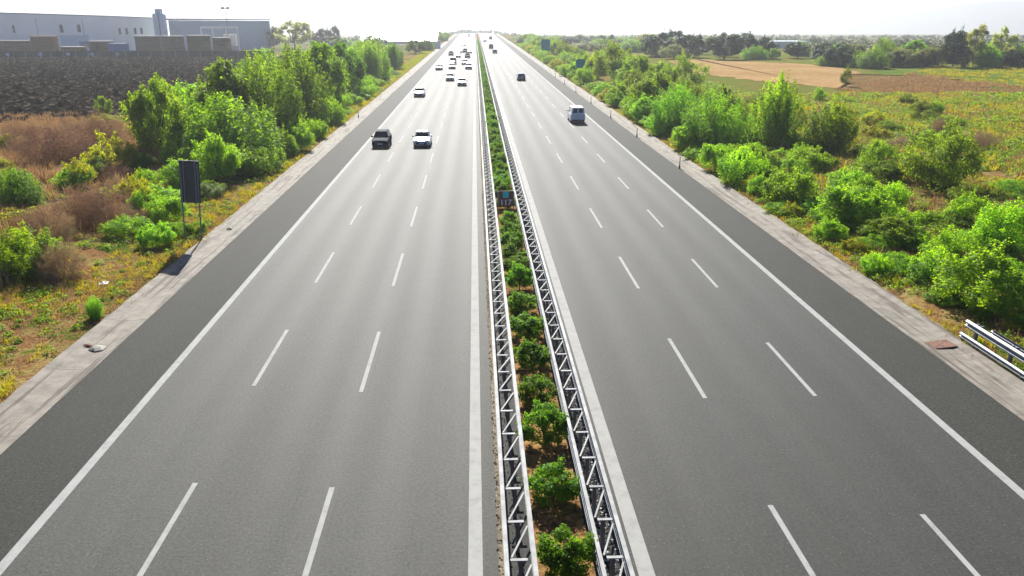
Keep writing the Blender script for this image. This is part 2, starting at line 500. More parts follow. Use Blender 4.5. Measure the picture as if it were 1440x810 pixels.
# dusty strips beside the barriers
strip('dust_strip', .41, .55, .012, M['dust'])
strip('gravel_bed', 2.80, 3.40, .012, M['pebbly'])
strip('median_soil', 1.20, 2.68, .012, M['median'])
# patches of farmland
def patch(name, pts, z, mat, seed=1, jit=1.6, sub=30):
    r2 = random.Random(seed); V = []
    for (a, b), (c, e) in zip(pts, pts[1:] + pts[:1]):
        for i in range(sub):
            t = i/sub; V.append((a+(c-a)*t + r2.uniform(-jit, jit), b+(e-b)*t + r2.uniform(-jit, jit), z))
    me = bpy.data.meshes.new(name); me.from_pydata(V, [], [tuple(range(len(V)))]); me.update()
    return tag(link(name, me, mat), kind='structure')
patch('stubble_field', [(52,192),(67,151),(80,168),(90,190),(100,226),(72,262),(60,262)], .04, M['stubble'], 2)
patch('green_meadow', [(92,136),(152,136),(190,200),(150,212),(103,213),(90,180)], .03, M['meadow'], 3)
patch('rusty_meadow', [(67,143),(84,128),(96,150),(103,168),(100,185),(86,192)], .05, M['rust'], 4)
# ploughed field: real clods
fr = np.random.default_rng(5)
fx = np.arange(-190, -46, .55); fy = np.arange(106, 280, .66)
fz = fr.random((len(fy), len(fx)))
fz = .55*fz + .3*np.roll(fz, 1, 0) + .3*np.roll(fz, 1, 1)
def fieldz(x, y):
    i = min(len(fx)-1, int((x+190)/.55+.5)); j = min(len(fy)-1, int((y-106)/.66+.5))
    return .15 + .6*float(fz[j, i])**3
tag(grid('ploughed_field', list(fx), list(fy), fieldz, M['plough']), kind='structure')
for p in COL.objects['ploughed_field'].data.polygons: p.use_smooth = False
# ------------------------------------------------------------------ hills far off
def hill(xs, ys, zs):
    V, F = [], []
    for x, y, z in zip(xs, ys, zs):
        V += [(x, y, -90), (x, y + 500, z)]
    for i in range(len(xs)-1): F.append((2*i, 2*i+2, 2*i+3, 2*i+1))
    me = bpy.data.meshes.new('hills'); me.from_pydata(V, [], F); me.update()
    return tag(link('hills', me, M['hills']), kind='structure')
# ------------------------------------------------------------------ central barriers
def wbeam(x, z0, side, depth=.08, h=.31):
    """closed W profile; side=+1 ridges towards +X"""
    zs = [0,.05,.10,.14,.17,.21,.26,.31]; ds = [0,1,1,0,0,1,1,0]
    f = [(x + side*depth*dv, z0 + zz*h/.31) for zz, dv in zip(zs, ds)]
    b = [(px - side*.010, pz) for px, pz in f]
    return f + b[::-1]
YB = lin(2, 600, 24) + lin(620, 720, 6)
def median_barrier(xf, xb, label, seed):
    """xf: road side rail, xb: rail on the planted side"""
    s = 1 if xb > xf else -1
    root = tag(empty('median_barrier', (xf, 0, 0)), label, 'crash barrier', 'steel barriers along the median')
    def put(mb, name, mat):
        o = mb.build(name, mat, root)
        o.location = (-xf, 0, 0)
        return o
    b = MB(); b.prof(wbeam(xf + s*.10, .56, -s), 0, 0, ys=YB); put(b, 'road_side_rail', M['galv'])
    b = MB(); b.prof(wbeam(xb - s*.09, .50, s), 0, 0, ys=YB); put(b, 'median_side_rail', M['galv'])
    b = MB(); b.prof([(xf + s*q, z) for q, z in ((.02,.90),(.125,.90),(.125,.94),(.02,.94))], 0, 0, ys=YB); put(b, 'road_side_top_rail', M['galvtop'])
    b = MB(); b.prof([(xb - s*q, z) for q, z in ((.01,.90),(.105,.90),(.105,.94),(.01,.94))], 0, 0, ys=YB); put(b, 'median_side_top_rail', M['galvtop'])
    rest = {'cross_bar': MB(), 'diagonal_bar': MB(), 'post': MB()}
    xi, xo = xf + s*.165, xb - s*.13
    for i in range(470):
        y = 9.55 + 1.465*i
        dz = drop(y)
        xm = xi + (xo-xi)*.82
        new = i < 100
        q = MB() if new else rest['cross_bar']
        q.box(min(xi,xm), max(xi,xm), y-.045, y+.045, .872+dz, .892+dz)
        if new: put(q, 'cross_bar', M['galvtop'])
        q = MB() if new else rest['diagonal_bar']
        left, right = (xi, xo) if s > 0 else (xo, xi)
        q.bar((left+.03, y+.10, .868+dz), (right-.01, y+1.30, .868+dz), .045, .02)
        if new: put(q, 'diagonal_bar', M['galvtop'])
        q = MB() if new else rest['post']
        xc = (xi + xo)/2
        q.box(xc-.05, xc+.05, y-.035, y+.035, dz, .868+dz)
        if new: put(q, 'post', M['dksteel'])
    for nm, mb in rest.items():
        tag(put(mb, nm, M['dksteel'] if nm == 'post' else M['galvtop']), kind='stuff')
median_barrier(.48, 1.25, 'galvanised lattice barrier along the left side of the planted median', 1)
median_barrier(3.36, 2.62, 'galvanised lattice barrier along the right side of the planted median', 2)
# gravel lying under the barriers
def pebbles(name, boxes, seed, label):
    g = np.random.default_rng(seed); allv = []
    for x0, x1, y0, y1, n, s0, s1 in boxes:
        c = np.stack([g.uniform(x0,x1,n), g.uniform(y0,y1,n)**1.0, np.full(n,.02)], 1)
        r = g.uniform(s0, s1, n)
        base = np.array([[1,0,0],[0,1,0],[-1,0,0],[0,-1,0]], float)
        ang = g.uniform(0, 6.28, n); ca, sa = np.cos(ang), np.sin(ang)
        rot = np.stack([np.stack([ca,-sa],1), np.stack([sa,ca],1)], 1)
        P = np.einsum('nij,kj->nki', rot, base[:, :2]*np.array([1,.7]))*r[:,None,None]
        top = np.stack([c[:,0], c[:,1], c[:,2]+r*.8], 1)
        for k4 in range(4):
            a = np.concatenate([P[:,k4]+c[:,:2], c[:,2:]], 1); b = np.concatenate([P[:,(k4+1)%4]+c[:,:2], c[:,2:]], 1)
            allv.append(np.stack([a, b, top], 1).reshape(-1, 3))
    me = np_mesh(name, np.concatenate(allv), 3)
    o = link(name, me, M['stone'])
    return tag(o, label, 'gravel', kind='stuff')
pebbles('gravel', [(2.78,3.30,12,60,3600,.02,.06), (2.78,3.30,60,130,1800,.03,.06), (.66,1.05,12,60,700,.015,.04), (.38,.50,12,60,500,.015,.04)], 4, 'pale gravel scattered under the lattice of the median barriers')
# ------------------------------------------------------------------ plants
def leaves(P, N, size, rg, asp=.55):
    n = len(P)
    N = N + rg.normal(0, .45, (n,3)); N /= np.linalg.norm(N, axis=1)[:,None]
    a = rg.normal(0, 1, (n,3)); t = np.cross(N, a); t /= np.linalg.norm(t, axis=1)[:,None]
    b = np.cross(N, t)
    s = size*rg.uniform(.6, 1.35, n)[:,None]
    fold = N*s*.12
    V = np.stack([P - t*s*.5, P + b*s*asp*.5 + fold, P + t*s*.5, P - b*s*asp*.5 + fold], 1)
    return V.reshape(-1, 3)

def blob_crown(seed, H, Rad, n, leaf, z0=.12, lobes=16, power=.8, lobe_r=.36, asp=.55, skirt=.5, mound=False, sprays=0.0):
    """lumpy crown: leaf-sized faces over many overlapping lobes, some leaves on shoots that stick out"""
    rg = np.random.default_rng(seed)
    C = []
    while len(C) < lobes:
        p = rg.uniform(-1, 1, 3)
        if np.linalg.norm(p) > 1: continue
        p = p/np.linalg.norm(p)*(np.linalg.norm(p)**.35)*.80
        z = z0 + (p[2]*.5+.5)*(.97-z0)
        if mound: prof = (1-(max(0,z-.12)/.95)**1.7)**.6
        else: prof = max((np.sin(np.pi*min(1,max(.0,(z*power+.12))))*.9+.1) if z < .98 else .3, skirt if z < .35 else .2)
        h2 = math.hypot(p[0], p[1])
        push = .25/max(h2,.25) if h2 < .25 else 1
        C.append((p[0]*Rad*prof*1.15, p[1]*Rad*prof*1.15, z*H*rg.uniform(.82,.97)))
    C = np.array(C)
    r = Rad*lobe_r*rg.uniform(.5, 1.3, lobes)
    r = np.minimum(r, np.maximum(H*.11, (H - C[:,2])*1.0))
    pr = r**2/np.sum(r**2)
    k = rg.choice(lobes, n, p=pr)
    D = rg.normal(0, 1, (n,3)); D[:,2] += .35; D /= np.linalg.norm(D, axis=1)[:,None]
    rr = r[k]*(.35+.7*rg.random(n)**.7)
    P = C[k] + D*rr[:,None]*np.array([1,1,.85])
    m = int(n*sprays)
    if m:                                   # leafy shoots breaking the outline
        ns = max(12, lobes); kk = rg.integers(0, lobes, ns)
        sd_ = rg.normal(0, .55, (ns,3)); sd_[:,2] = np.abs(sd_[:,2]) + .7; sd_ /= np.linalg.norm(sd_, axis=1)[:,None]
        ln = r[kk]*rg.uniform(1.1, 2.0, ns)
        q = rg.integers(0, ns, m); t = rg.random(m)
        P[:m] = C[kk][q] + sd_[q]*(ln[q]*(.4+.6*t))[:,None] + rg.normal(0, 1, (m,3))*(leaf*.55)
    P[:,2] = np.maximum(P[:,2], .03)
    return leaves(P, D + np.array([0,0,.5]), leaf, rg, asp), C

def shoot_crown(seed, H, Rad, n, leaf, shoots=40, droop=.2, spread=1.0, asp=.3, foot=.45):
    """many upright shoots carrying leaves: feathery saplings, reeds, dry bushes"""
    rg = np.random.default_rng(seed)
    ang = rg.uniform(0, 6.283, shoots); rad = Rad*np.sqrt(rg.random(shoots))
    tip = np.stack([np.cos(ang)*rad*spread, np.sin(ang)*rad*spread, H*(.68+.32*rg.random(shoots))*(1-.45*(rad/Rad)**2)], 1)
    base = np.stack([np.cos(ang)*rad*foot, np.sin(ang)*rad*foot, np.zeros(shoots)], 1)
    k = rg.integers(0, shoots, n); t = rg.random(n)**.75
    P = base[k] + (tip-base)[k]*t[:,None]
    P[:,2] += -droop*H*np.sin(np.pi*t)*.3*(rad[k]/Rad)
    wob = Rad*.15*(1.2-t)[:,None]
    P += rg.normal(0, 1, (n,3))*wob
    P[:,2] = np.maximum(P[:,2], .03)
    N = np.stack([np.cos(ang)[k], np.sin(ang)[k], np.full(n,.7)], 1)
    return leaves(P, N, leaf, rg, asp), tip*.8

def stems(H, Rad, tips, base_r, seed, forks=9, trunk_h=.3):
    r2 = random.Random(seed); b = MB()
    top = Vector((r2.uniform(-.08,.08)*Rad, r2.uniform(-.08,.08)*Rad, H*trunk_h))
    b.tube([(0,0,-.15), (0,0,.02*H), top*.6, top], [base_r*1.25, base_r, base_r*.85, base_r*.7], 7)
    tips = sorted(tips, key=lambda p: -p[2])
    for p in tips[:forks]:
        p = Vector(p); m = top.lerp(p, .5) + Vector((r2.uniform(-.1,.1)*Rad, r2.uniform(-.1,.1)*Rad, .04*H))
        b.tube([top*.85, m, p], [base_r*.55, base_r*.34, base_r*.1], 5)
    return b.mesh('trunk', True)

KIND = {}
def kind(key, name, H, Rad, mat, barkm, variants, fn, base_r, trunk_h=.3):
    L = []
    for s in range(variants):
        V, tips = fn(s)
        cr = np_mesh('crown', V, 4)
        cr.materials.append(M[mat])
        tr = stems(H, Rad, [tuple(t) for t in tips], base_r, s+11, trunk_h=trunk_h)
        tr.materials.append(M[barkm])
        L.append((tr, cr))
    KIND[key] = (name, H, Rad, L)
kind('leafy', 'leafy_shrub', 3, 2, 'leafy', 'bark', 6, lambda s: shoot_crown(220+s, 3, 2, 10500, .15, 80, .15, 1, .6) if s % 3 == 1 else blob_crown(20+s, 3, 2, 12000, .125, .03, 44, .75, .25, .65, .5, True, .24), .06, .12)
kind('shrub', 'green_shrub', 3, 2, 'shrub', 'bark', 4, lambda s: blob_crown(40+s, 3, 2, 8500, .14, .02, 44, .75, .27, .5, .5, True, .22), .06, .12)
kind('yellow', 'yellow_green_shrub', 3, 2, 'yellow', 'bark', 3, lambda s: blob_crown(50+s, 3, 2, 6500, .15, .03, 30, .75, .25, .5, .5, True, .25), .05, .12)
kind('broad', 'broadleaf_tree', 9, 3.6, 'broad', 'bark', 6, lambda s: shoot_crown(60+s, 8.6, 3.6, 19000, .26, 130, .25, 1.05, .5, .8) if s % 3 else blob_crown(60+s, 9, 3.6, 16000, .28, .02, 64, .66, .23, .55, .75, s % 5 != 1, .2), .17, .25)
kind('robin', 'light_young_tree', 7, 3, 'robin', 'bark', 3, lambda s: blob_crown(70+s, 7, 3, 12000, .24, .05, 48, .70, .26, .55, .55, False, .2), .11, .25)
kind('feather', 'feathery_tree', 7, 3, 'feather', 'bark', 3, lambda s: shoot_crown(80+s, 7, 3, 15000, .24, 70, .1, 1, .4), .08, .1)
kind('reed', 'reed_clump', 5, 3.4, 'reed', 'bark', 2, lambda s: shoot_crown(90+s, 5, 3.4, 15000, .30, 110, .1, 1, .22), .05, .05)
kind('olive', 'olive_bush', 6, 3.8, 'olive', 'bark', 3, lambda s: blob_crown(100+s, 6, 3.8, 15000, .2, .05, 54, .72, .22, .5, .55, False, .2), .12, .15)
kind('dark', 'dark_tree', 8, 3, 'dark', 'bark', 4, lambda s: shoot_crown(230+s, 7.6, 3, 14000, .24, 90, .25, 1.05, .5, .8) if s % 2 else blob_crown(110+s, 8, 3, 12000, .25, .02, 50, .68, .24, .5, .75, s != 1, .2), .14, .2)
kind('pine', 'dark_conifer', 9, 4, 'pine', 'bark', 4, lambda s: blob_crown(120+s, 9, 4, 8500, .42, .04, 36, .68, .27, .5, .65, False, .1), .2, .25)
kind('poplar', 'pale_poplar', 12, 3.8, 'poplar', 'barkp', 3, lambda s: blob_crown(130+s, 12, 3.8, 4200, .46, .12, 34, .70, .22, .55, .5, False, .15), .18, .3)
kind('willow', 'grey_green_bush', 5, 4, 'willow', 'bark', 2, lambda s: blob_crown(140+s, 5, 4, 6500, .36, .03, 36, .75, .25, .5, .5, True, .1), .12, .12)
kind('dry', 'dry_bush', 3, 3, 'dry', 'bark', 3, lambda s: shoot_crown(150+s, 3, 3, 9000, .34, 120, .2, 1, .07), .03, .05)
kind('ole', 'oleander_shrub', 1.25, .72, 'oleander', 'bark', 5, lambda s: blob_crown(160+s, 1.25, .72, 5200, .088, .03, 40, .72, .25, .45, .62, True, .25), .03, .18)
prnd = random.Random(21)
cnt = {}
def plant(key, x, y, H, W, label, cat, group=None, z=None):
    name, H0, R0, L = KIND[key]
    i = cnt.get(key, 0); cnt[key] = i+1
    tr, cr = L[i % len(L)]
    half = W*.46
    if key not in ('ole',):
        lim = -18.8 if H0 > 6.5 and y < 330 else -16.5
        if -40 < x < 0 and x + half*.75 > lim: x = lim - half*.75
        if 0 < x < 40 and x - half*.75 < 19.7: x = 19.7 + half*.75
    root = empty(name, (x, y, (relief(x, y) if z is None else z)), prnd.uniform(0, 6.28))
    root.scale = (W/(2*R0)*prnd.uniform(.95,1.05), W/(2*R0)*prnd.uniform(.95,1.05), H/H0)
    tag(root, label, cat, group)
    link('trunk' if H0 > 4 else 'stem', tr, None, root); link('crown' if H0 > 4 else 'foliage', cr, None, root)
    return root
PLANTS = [
('leafy', 22.89, 32.47, 4.3, 5.07, 'shrub', 'large bright green leafy shrub at the right edge of the photo, above the guardrail end'),
('leafy', 23.02, 36.63, 2.83, 3.27, 'shrub', 'bright green leafy shrub just left of the large one above the guardrail'),
('leafy', 24.07, 47.77, 3.89, 5.44, 'shrub', 'big bright lime green leafy shrub in the middle of the right verge'),
('leafy', 22.15, 54.21, 3.36, 4.15, 'shrub', 'bright leafy shrub joined to the left side of the big lime green one'),
('olive', 36.5, 60.53, 5.48, 6.42, 'bush', 'tall dull olive bush rising out of the meadow with a dark hollow below it'),
('feather', 35.06, 78.14, 5.98, 6.06, 'young tree', 'feathery young tree, the right one of the pair before the stubble field'),
('feather', 30.75, 81.08, 7.99, 5.67, 'young tree', 'feathery young tree, the taller left one of the pair before the stubble field'),
('shrub', 35.2, 67.99, 2.74, 4.02, 'shrub', 'low yellow green shrub between the feathery pair and the olive bush'),
('shrub', 29.96, 42.39, 3.39, 3.74, 'shrub', 'mid green shrub at the photo edge behind the large bright leafy one'),
('shrub', 31.49, 48.53, 2.55, 3.12, 'shrub', 'mid green shrub in the shade below the tall olive bush'),
('shrub', 24.9, 43.2, 1.41, 2.41, 'shrub', 'small mid green shrub between the two bright leafy masses on the right verge'),
('leafy', 20.49, 38.59, 1.35, 1.88, 'shrub', 'small leafy shrub at the foot of the right verge nearest the guardrail'),
('leafy', 20.92, 45.22, 1.45, 2.08, 'shrub', 'small leafy shrub beside the gutter below the big lime green one'),
('leafy', 20.89, 57.55, 1.83, 2.38, 'shrub', 'small leafy shrub at the gutter left of the big lime green one'),
('leafy', 19.81, 61.83, 3.86, 4.19, 'shrub', 'bright rounded shrub beside the dark gap in the right hand thicket'),
('leafy', 19.11, 68.02, 3.25, 3.74, 'shrub', 'bright shrub at the gutter edge in front of the tall reedy clump'),
('reed', 23.35, 76.92, 6.38, 7.75, 'reed clump', 'tall soft green reedy clump bending over the dark gap in the right thicket'),
('reed', 22.75, 89.73, 6.12, 6.64, 'reed clump', 'second reedy clump, farther along the right thicket'),
('leafy', 18.08, 78.01, 3.8, 4.79, 'shrub', 'bright shrub at the gutter in front of the second reedy clump'),
('leafy', 18.34, 89.92, 3.4, 4.71, 'shrub', 'bright shrub in the right thicket opposite the white van'),
('leafy', 18.63, 101.37, 3.96, 4.92, 'shrub', 'leafy shrub in the right thicket just beyond the white van'),
('robin', 23.57, 105.62, 6.76, 6.93, 'young tree', 'light green young tree in the right thicket behind the roadside shrubs'),
('olive', 36.6, 142.33, 7.09, 8.06, 'bush', 'dark olive bush beside the left corner of the stubble field'),
('olive', 28.27, 165.0, 8.66, 10.11, 'bush', 'tall dark olive bush in the right thicket behind the nearer road sign'),
('leafy', 18.88, 121.79, 3.88, 5.45, 'shrub', 'leafy shrub right of the nearer round road sign'),
('leafy', 20.91, 185.86, 4.27, 6.96, 'shrub', 'light green shrub between the two small teal road signs'),
('yellow', 25.99, 181.14, 5.95, 3.7, 'shrub', 'small yellow flowering shrub above the nearer teal road sign'),
('robin', 30.23, 148.37, 7.12, 8.38, 'young tree', 'pale green young tree between the two dark olive bushes'),
('robin', 30.98, 102.28, 5.22, 5.33, 'young tree', 'young tree with yellowish leaves left of the feathery pair'),
('shrub', 23.88, 68.49, 2.43, 3.05, 'shrub', 'small shrub below the left feathery tree'),
('shrub', 29.26, 71.1, 2.27, 2.79, 'shrub', 'small shrub standing between the stems of the feathery pair'),
('olive', 70.79, 156.1, 3.8, 2.17, 'bush', 'lone small dark bush at the right end of the stubble field'),
('pine', 66.35, 281.06, 10.24, 13.81, 'tree', 'broad dark tree at the left end of the distant right tree line'),
('pine', 59.89, 281.35, 7.76, 8.59, 'tree', 'lower dark tree leaning against the broad one at the left end of the tree line'),
('pine', 71.98, 275.67, 8.96, 7.96, 'tree', 'dark tree just right of the broad one at the left end of the tree line'),
('poplar', 68.43, 330.02, 8.53, 13.97, 'tree', 'pale hazy green tree before the left end of the distant dark trees'),
('willow', 62.96, 261.68, 4.7, 9.35, 'bush', 'pale grey green rounded bush in front of the distant dark trees'),
('pine', 79.02, 260.97, 9.35, 10.22, 'tree', 'dark rounded tree, second clump from the left in the distant tree line'),
('pine', 89.65, 269.92, 9.45, 10.57, 'tree', 'umbrella shaped dark tree, third clump in the distant tree line'),
('pine', 94.73, 269.7, 7.71, 5.98, 'tree', 'small dark tree beside the umbrella shaped one'),
('broad', 94.19, 260.3, 4.06, 4.01, 'tree', 'small round tree alone in the gap right of the dark clumps'),
('pine', 113.67, 268.86, 5.96, 5.53, 'tree', 'small dark tree at the far side of the field above the lone bush'),
('pine', 98.45, 221.18, 6.57, 7.6, 'tree', 'dark ball shaped tree behind the lone small bush'),
('broad', 103.11, 211.4, 6.13, 8.01, 'tree', 'mid green rounded tree left of the second dark ball in the tree line'),
('broad', 113.37, 227.38, 9.18, 6.64, 'tree', 'pointed green tree standing tallest left of the centre of the right tree line'),
('pine', 111.89, 217.3, 4.87, 6.38, 'tree', 'second dark ball shaped tree, at the foot of the pointed green tree'),
('willow', 120.58, 220.2, 4.03, 10.29, 'bush', 'pale low bush at the meadow edge in the right tree line'),
('broad', 125.98, 234.1, 7.35, 9.27, 'tree', 'soft green tree behind the pale low bush of the tree line'),
('willow', 125.35, 219.99, 5.12, 6.84, 'bush', 'grey green bush left of the tall dark tree'),
('pine', 127.31, 216.62, 10.73, 7.09, 'tree', 'tall narrow dark tree beside the pale poplars'),
('poplar', 134.69, 219.58, 12.49, 7.58, 'tree', 'tallest pale poplar, directly right of the tall narrow dark tree'),
('poplar', 143.84, 222.55, 11.04, 7.31, 'tree', 'pale yellowish poplar near the right photo edge'),
('broad', 136.15, 216.23, 7.01, 6.37, 'tree', 'green tree filling the gap between the two pale poplars'),
('pine', 142.92, 215.94, 5.58, 6.38, 'tree', 'low dark tree at the right photo edge beneath the yellowish poplar'),
('broad', 145.18, 215.84, 6.66, 5.62, 'tree', 'green tree cut by the right photo edge in the tree line'),
('broad', 103.41, 220.96, 5.12, 4.94, 'tree', 'low green tree between the two dark ball shaped ones'),
('robin', -27.68, 71.46, 9.06, 5.09, 'tree', 'slim light green tree standing alone at the near end of the left tree belt'),
('broad', -21.01, 71.16, 9.52, 7.14, 'tree', 'wide green tree directly behind the dark sign, front of the left belt'),
('broad', -26.18, 77.43, 8.39, 5.26, 'tree', 'green tree between the slim light one and the wide one of the left belt'),
('broad', -22.12, 80.66, 10.4, 6.28, 'tree', 'tall green tree with a domed top behind the wide one of the left belt'),
('broad', -19.03, 83.27, 11.12, 6.48, 'tree', 'tall green tree in the middle of the left belt, below the pale tree'),
('broad', -18.21, 97.58, 11.5, 6.58, 'tree', 'tall green tree right of the middle of the left belt'),
('broad', -17.21, 115.75, 11.95, 6.23, 'tree', 'highest pointed tree of the left belt, against the white sky'),
('dark', -17.07, 136.84, 10.88, 5.75, 'tree', 'dark tree near the road end of the left belt'),
('broad', -17.4, 170.76, 9.93, 6.31, 'tree', 'rounded tree where the left belt meets the bright roof'),
('dark', -17.67, 213.71, 8.27, 4.66, 'tree', 'last small dark tree at the far end of the left belt'),
('dark', -21.88, 106.1, 6.5, 5.4, 'tree', 'dark understorey tree in the shade of the left belt'),
('leafy', -18.78, 67.73, 3.28, 4.45, 'shrub', 'bright lime green shrub on the verge right of the dark sign'),
('leafy', -17.11, 80.44, 3.7, 3.6, 'shrub', 'bright shrub below the left belt, second along the verge from the dark sign'),
('leafy', -16.31, 101.51, 4.08, 4.16, 'shrub', 'bright shrub below the left belt, third along the verge from the dark sign'),
('leafy', -20.57, 63.61, 4.61, 4.18, 'shrub', 'bright shrub right behind the dark sign'),
('leafy', -18.16, 77.08, 3.04, 2.66, 'shrub', 'small bright shrub before the trunks in the middle of the left belt'),
('leafy', -16.89, 89.26, 2.87, 3.07, 'shrub', 'small green shrub before the trunks right of the middle of the left belt'),
('leafy', -19.91, 50.8, 2.46, 2.86, 'shrub', 'bright green shrub left of the dark sign posts'),
('leafy', -18.53, 45.41, 1.74, 2.18, 'shrub', 'small bright green shrub just up from the sign shadow'),
('dark', -30.59, 53.58, 2.97, 3.07, 'shrub', 'dark green bush, the upper one at the left photo edge'),
('feather', -22.8, 39.32, 2.76, 3.77, 'shrub', 'green bush at the left photo edge, below the dark green one'),
('yellow', -29.53, 65.74, 3.73, 4.18, 'shrub', 'yellow green shrub at the edge of the dry slope left of the slim tree'),
('yellow', -29.71, 60.28, 2.21, 2.82, 'shrub', 'small yellow green shrub on the dry slope'),
('yellow', -23.8, 56.24, 2.28, 2.45, 'shrub', 'small yellow green shrub below the slim light tree'),
('robin', -48.92, 110.39, 3.46, 2.23, 'sapling', 'small sapling at the edge of the ploughed field'),
('reed', -16.44, 33.85, 1.11, 0.8, 'weed', 'tall green weed clump alone on the orange verge near the gutter'),
('dry', -36.34, 69.15, 3.54, 7.57, 'dry bush', 'wide grey brown dry bush on the left slope'),
('dry', -35.48, 76.24, 4.13, 6.5, 'dry bush', 'brown dry bush against the ploughed field'),
('dry', -44.97, 81.67, 3.29, 5.54, 'dry bush', 'brown dry bush at the left photo edge by the ploughed field'),
('dry', -23.79, 48.84, 2.97, 5.13, 'dry bush', 'low brown thicket in the middle of the left slope'),
('dry', -24.77, 45.69, 2.07, 2.82, 'dry bush', 'low brown dry bush right of the green bush at the photo edge'),
('pine', -91.04, 386.4, 11.28, 7.03, 'tree', 'small dark tree before the grey shed, left of the pale tree'),
('poplar', -74.78, 351.32, 14.68, 15.12, 'tree', 'pale greyish tree above the left belt, right of the grey shed'),
('pine', -76.67, 427.55, 10.81, 12.06, 'tree', 'far dark tree showing above the middle of the left belt'),
('pine', -74.27, 451.93, 11.77, 5.99, 'tree', 'far narrow dark tree showing above the left belt, beside the other dark one'),
('dark', -19.54, 307.45, 6.4, 8.76, 'tree', 'dark hedge tree beyond the end of the left belt'),
('dark', -16.15, 333.75, 5.88, 6.7, 'tree', 'dark hedge tree beside the small roadside hut'),
('broad', -10.95, 476.58, 5.31, 9.56, 'tree', 'hazy green tree at the far left roadside near the horizon'),
('broad', -5.63, 542.59, 4.31, 7.27, 'tree', 'smaller hazy tree beside the far road end on the left'),
('broad', 27.27, 447.45, 5.37, 11.28, 'tree', 'hazy green tree at the far right roadside near the horizon'),
('pine', 71.62, 472.94, 6.83, 3.98, 'tree', 'hazy slender tree left of a twin on the far right horizon'),
('pine', 76.8, 472.71, 6.83, 3.59, 'tree', 'hazy slender tree right of its twin on the far right horizon')
]
GROUPS = {'shrub': 'shrubs growing on the motorway verges', 'bush': 'bushes around the fields', 'tree': 'trees beyond the verges',
          'young tree': 'young trees in the verge thickets', 'dry bush': 'dry bushes on the left slope', 'reed clump': 'reedy clumps in the right thicket'}
for k, X, Y, H, W, c, l in PLANTS:
    if k == 'robin' and X < -20: H *= .9
    if k == 'leafy': H *= .66 if X > 22 and Y < 45 else .84
    if X < -14 and k in ('broad', 'dark') and 65 < Y < 230: W *= 1.2; H *= .74 if Y < 76 else .92; X -= 0 if Y < 76 or Y > 125 else 2.5
    plant(k, X, Y + W*.28, H, W, l, c, GROUPS.get(c), z=None)
# filling rows: each shrub or tree a thing of its own, counted along the road
def row(keys, n, f, desc, cat, group, farfrom=40):
    pts = sorted(f(i) for i in range(n))
    for i, (y, x, H, W, kk) in enumerate(pts):
        if i < farfrom: lab = f'{ordw(i+1)} {desc}'
        else: lab = f'one of the {group}'
        plant(keys[kk % len(keys)], x, y, H, W, lab, cat, group, z=None)
rr = random.Random(5)
row(['leafy','shrub','leafy','yellow'], 30, lambda i: (106 + i*9.0 + rr.uniform(-3,3), 21.0 + rr.uniform(-.4,1.4), rr.uniform(1.8,3.6), rr.uniform(3.4,6.0), rr.randrange(4)),
    'shrub from the camera in the front row along the right gutter', 'shrub', 'shrubs lining the right gutter far off')
row(['shrub','robin','olive','leafy','feather'], 34, lambda i: (88 + i*8.5 + rr.uniform(-3,3), 27 + rr.uniform(-2.5,6.5), rr.uniform(3.0,5.6), rr.uniform(4.5,7.5), rr.randrange(5)),
    'bush from the camera in the second row of the right thicket', 'bush', 'bushes of the thicket behind the right gutter')
row(['shrub','yellow','olive','dry'], 34, lambda i: (46 + i*2.6 + rr.uniform(-2,2), 33 + rr.uniform(0,6)+rr.uniform(0,1)*i*1.3, rr.uniform(.9,2.3), rr.uniform(2.4,5.5), rr.randrange(4)),
    'low bush from the camera in the weedy right meadow', 'bush', 'low bushes in the weedy meadow on the right', 99)
row(['broad','dark','broad','robin'], 34, lambda i: (86 + i*4.7 + rr.uniform(-2.5,2.5), -25.5 - rr.uniform(0,min(9, 3+i*.6)), rr.uniform(5.2,8.6), rr.uniform(6.5,9.5), rr.randrange(4)),
    'tree from the camera in the back row of the left belt', 'tree', 'trees of the dense left belt')
row(['broad','shrub','broad','dark'], 36, lambda i: (70 + i*2.5 + rr.uniform(-2,2), -22.0 - rr.uniform(0,min(9, 2.5+i*.25)), rr.uniform(2.8,4.8), rr.uniform(4.0,6.5), rr.randrange(4)),
    'bushy tree from the camera in the undergrowth of the left belt', 'tree', 'bushy trees in the undergrowth of the left belt')
row(['leafy','shrub','leafy'], 60, lambda i: (54 + i*2.4 + rr.uniform(-2,2), -18.0 - rr.uniform(0,5.0), rr.uniform(.9,2.7), rr.uniform(2.2,4.4), rr.randrange(3)),
    'low shrub from the camera along the foot of the left belt', 'shrub', 'low shrubs along the foot of the left belt', 99)
row(['dry','dry','yellow'], 16, lambda i: (46 + i*3.7 + rr.uniform(-2,2), -27 - rr.uniform(0,22), rr.uniform(1.0,2.2), rr.uniform(3,6), rr.randrange(3)),
    'low brush clump from the camera on the dry left slope', 'dry bush', 'low brush on the dry left slope')
row(['broad','pine','willow','broad'], 30, lambda i: (330 + i*11 + rr.uniform(-6,6), 24 + rr.uniform(0,90) + i*.6, rr.uniform(3.5,6), rr.uniform(8,14), rr.randrange(4)),
    'hazy tree from the camera in the far country right of the road', 'tree', 'hazy trees of the far country right of the road', 20)
row(['broad','pine','dark'], 16, lambda i: (360 + i*18 + rr.uniform(-8,8), -26 - rr.uniform(0,60), rr.uniform(4,7), rr.uniform(8,14), rr.randrange(3)),
    'hazy tree from the camera in the far country left of the road', 'tree', 'hazy trees of the far country left of the road', 20)
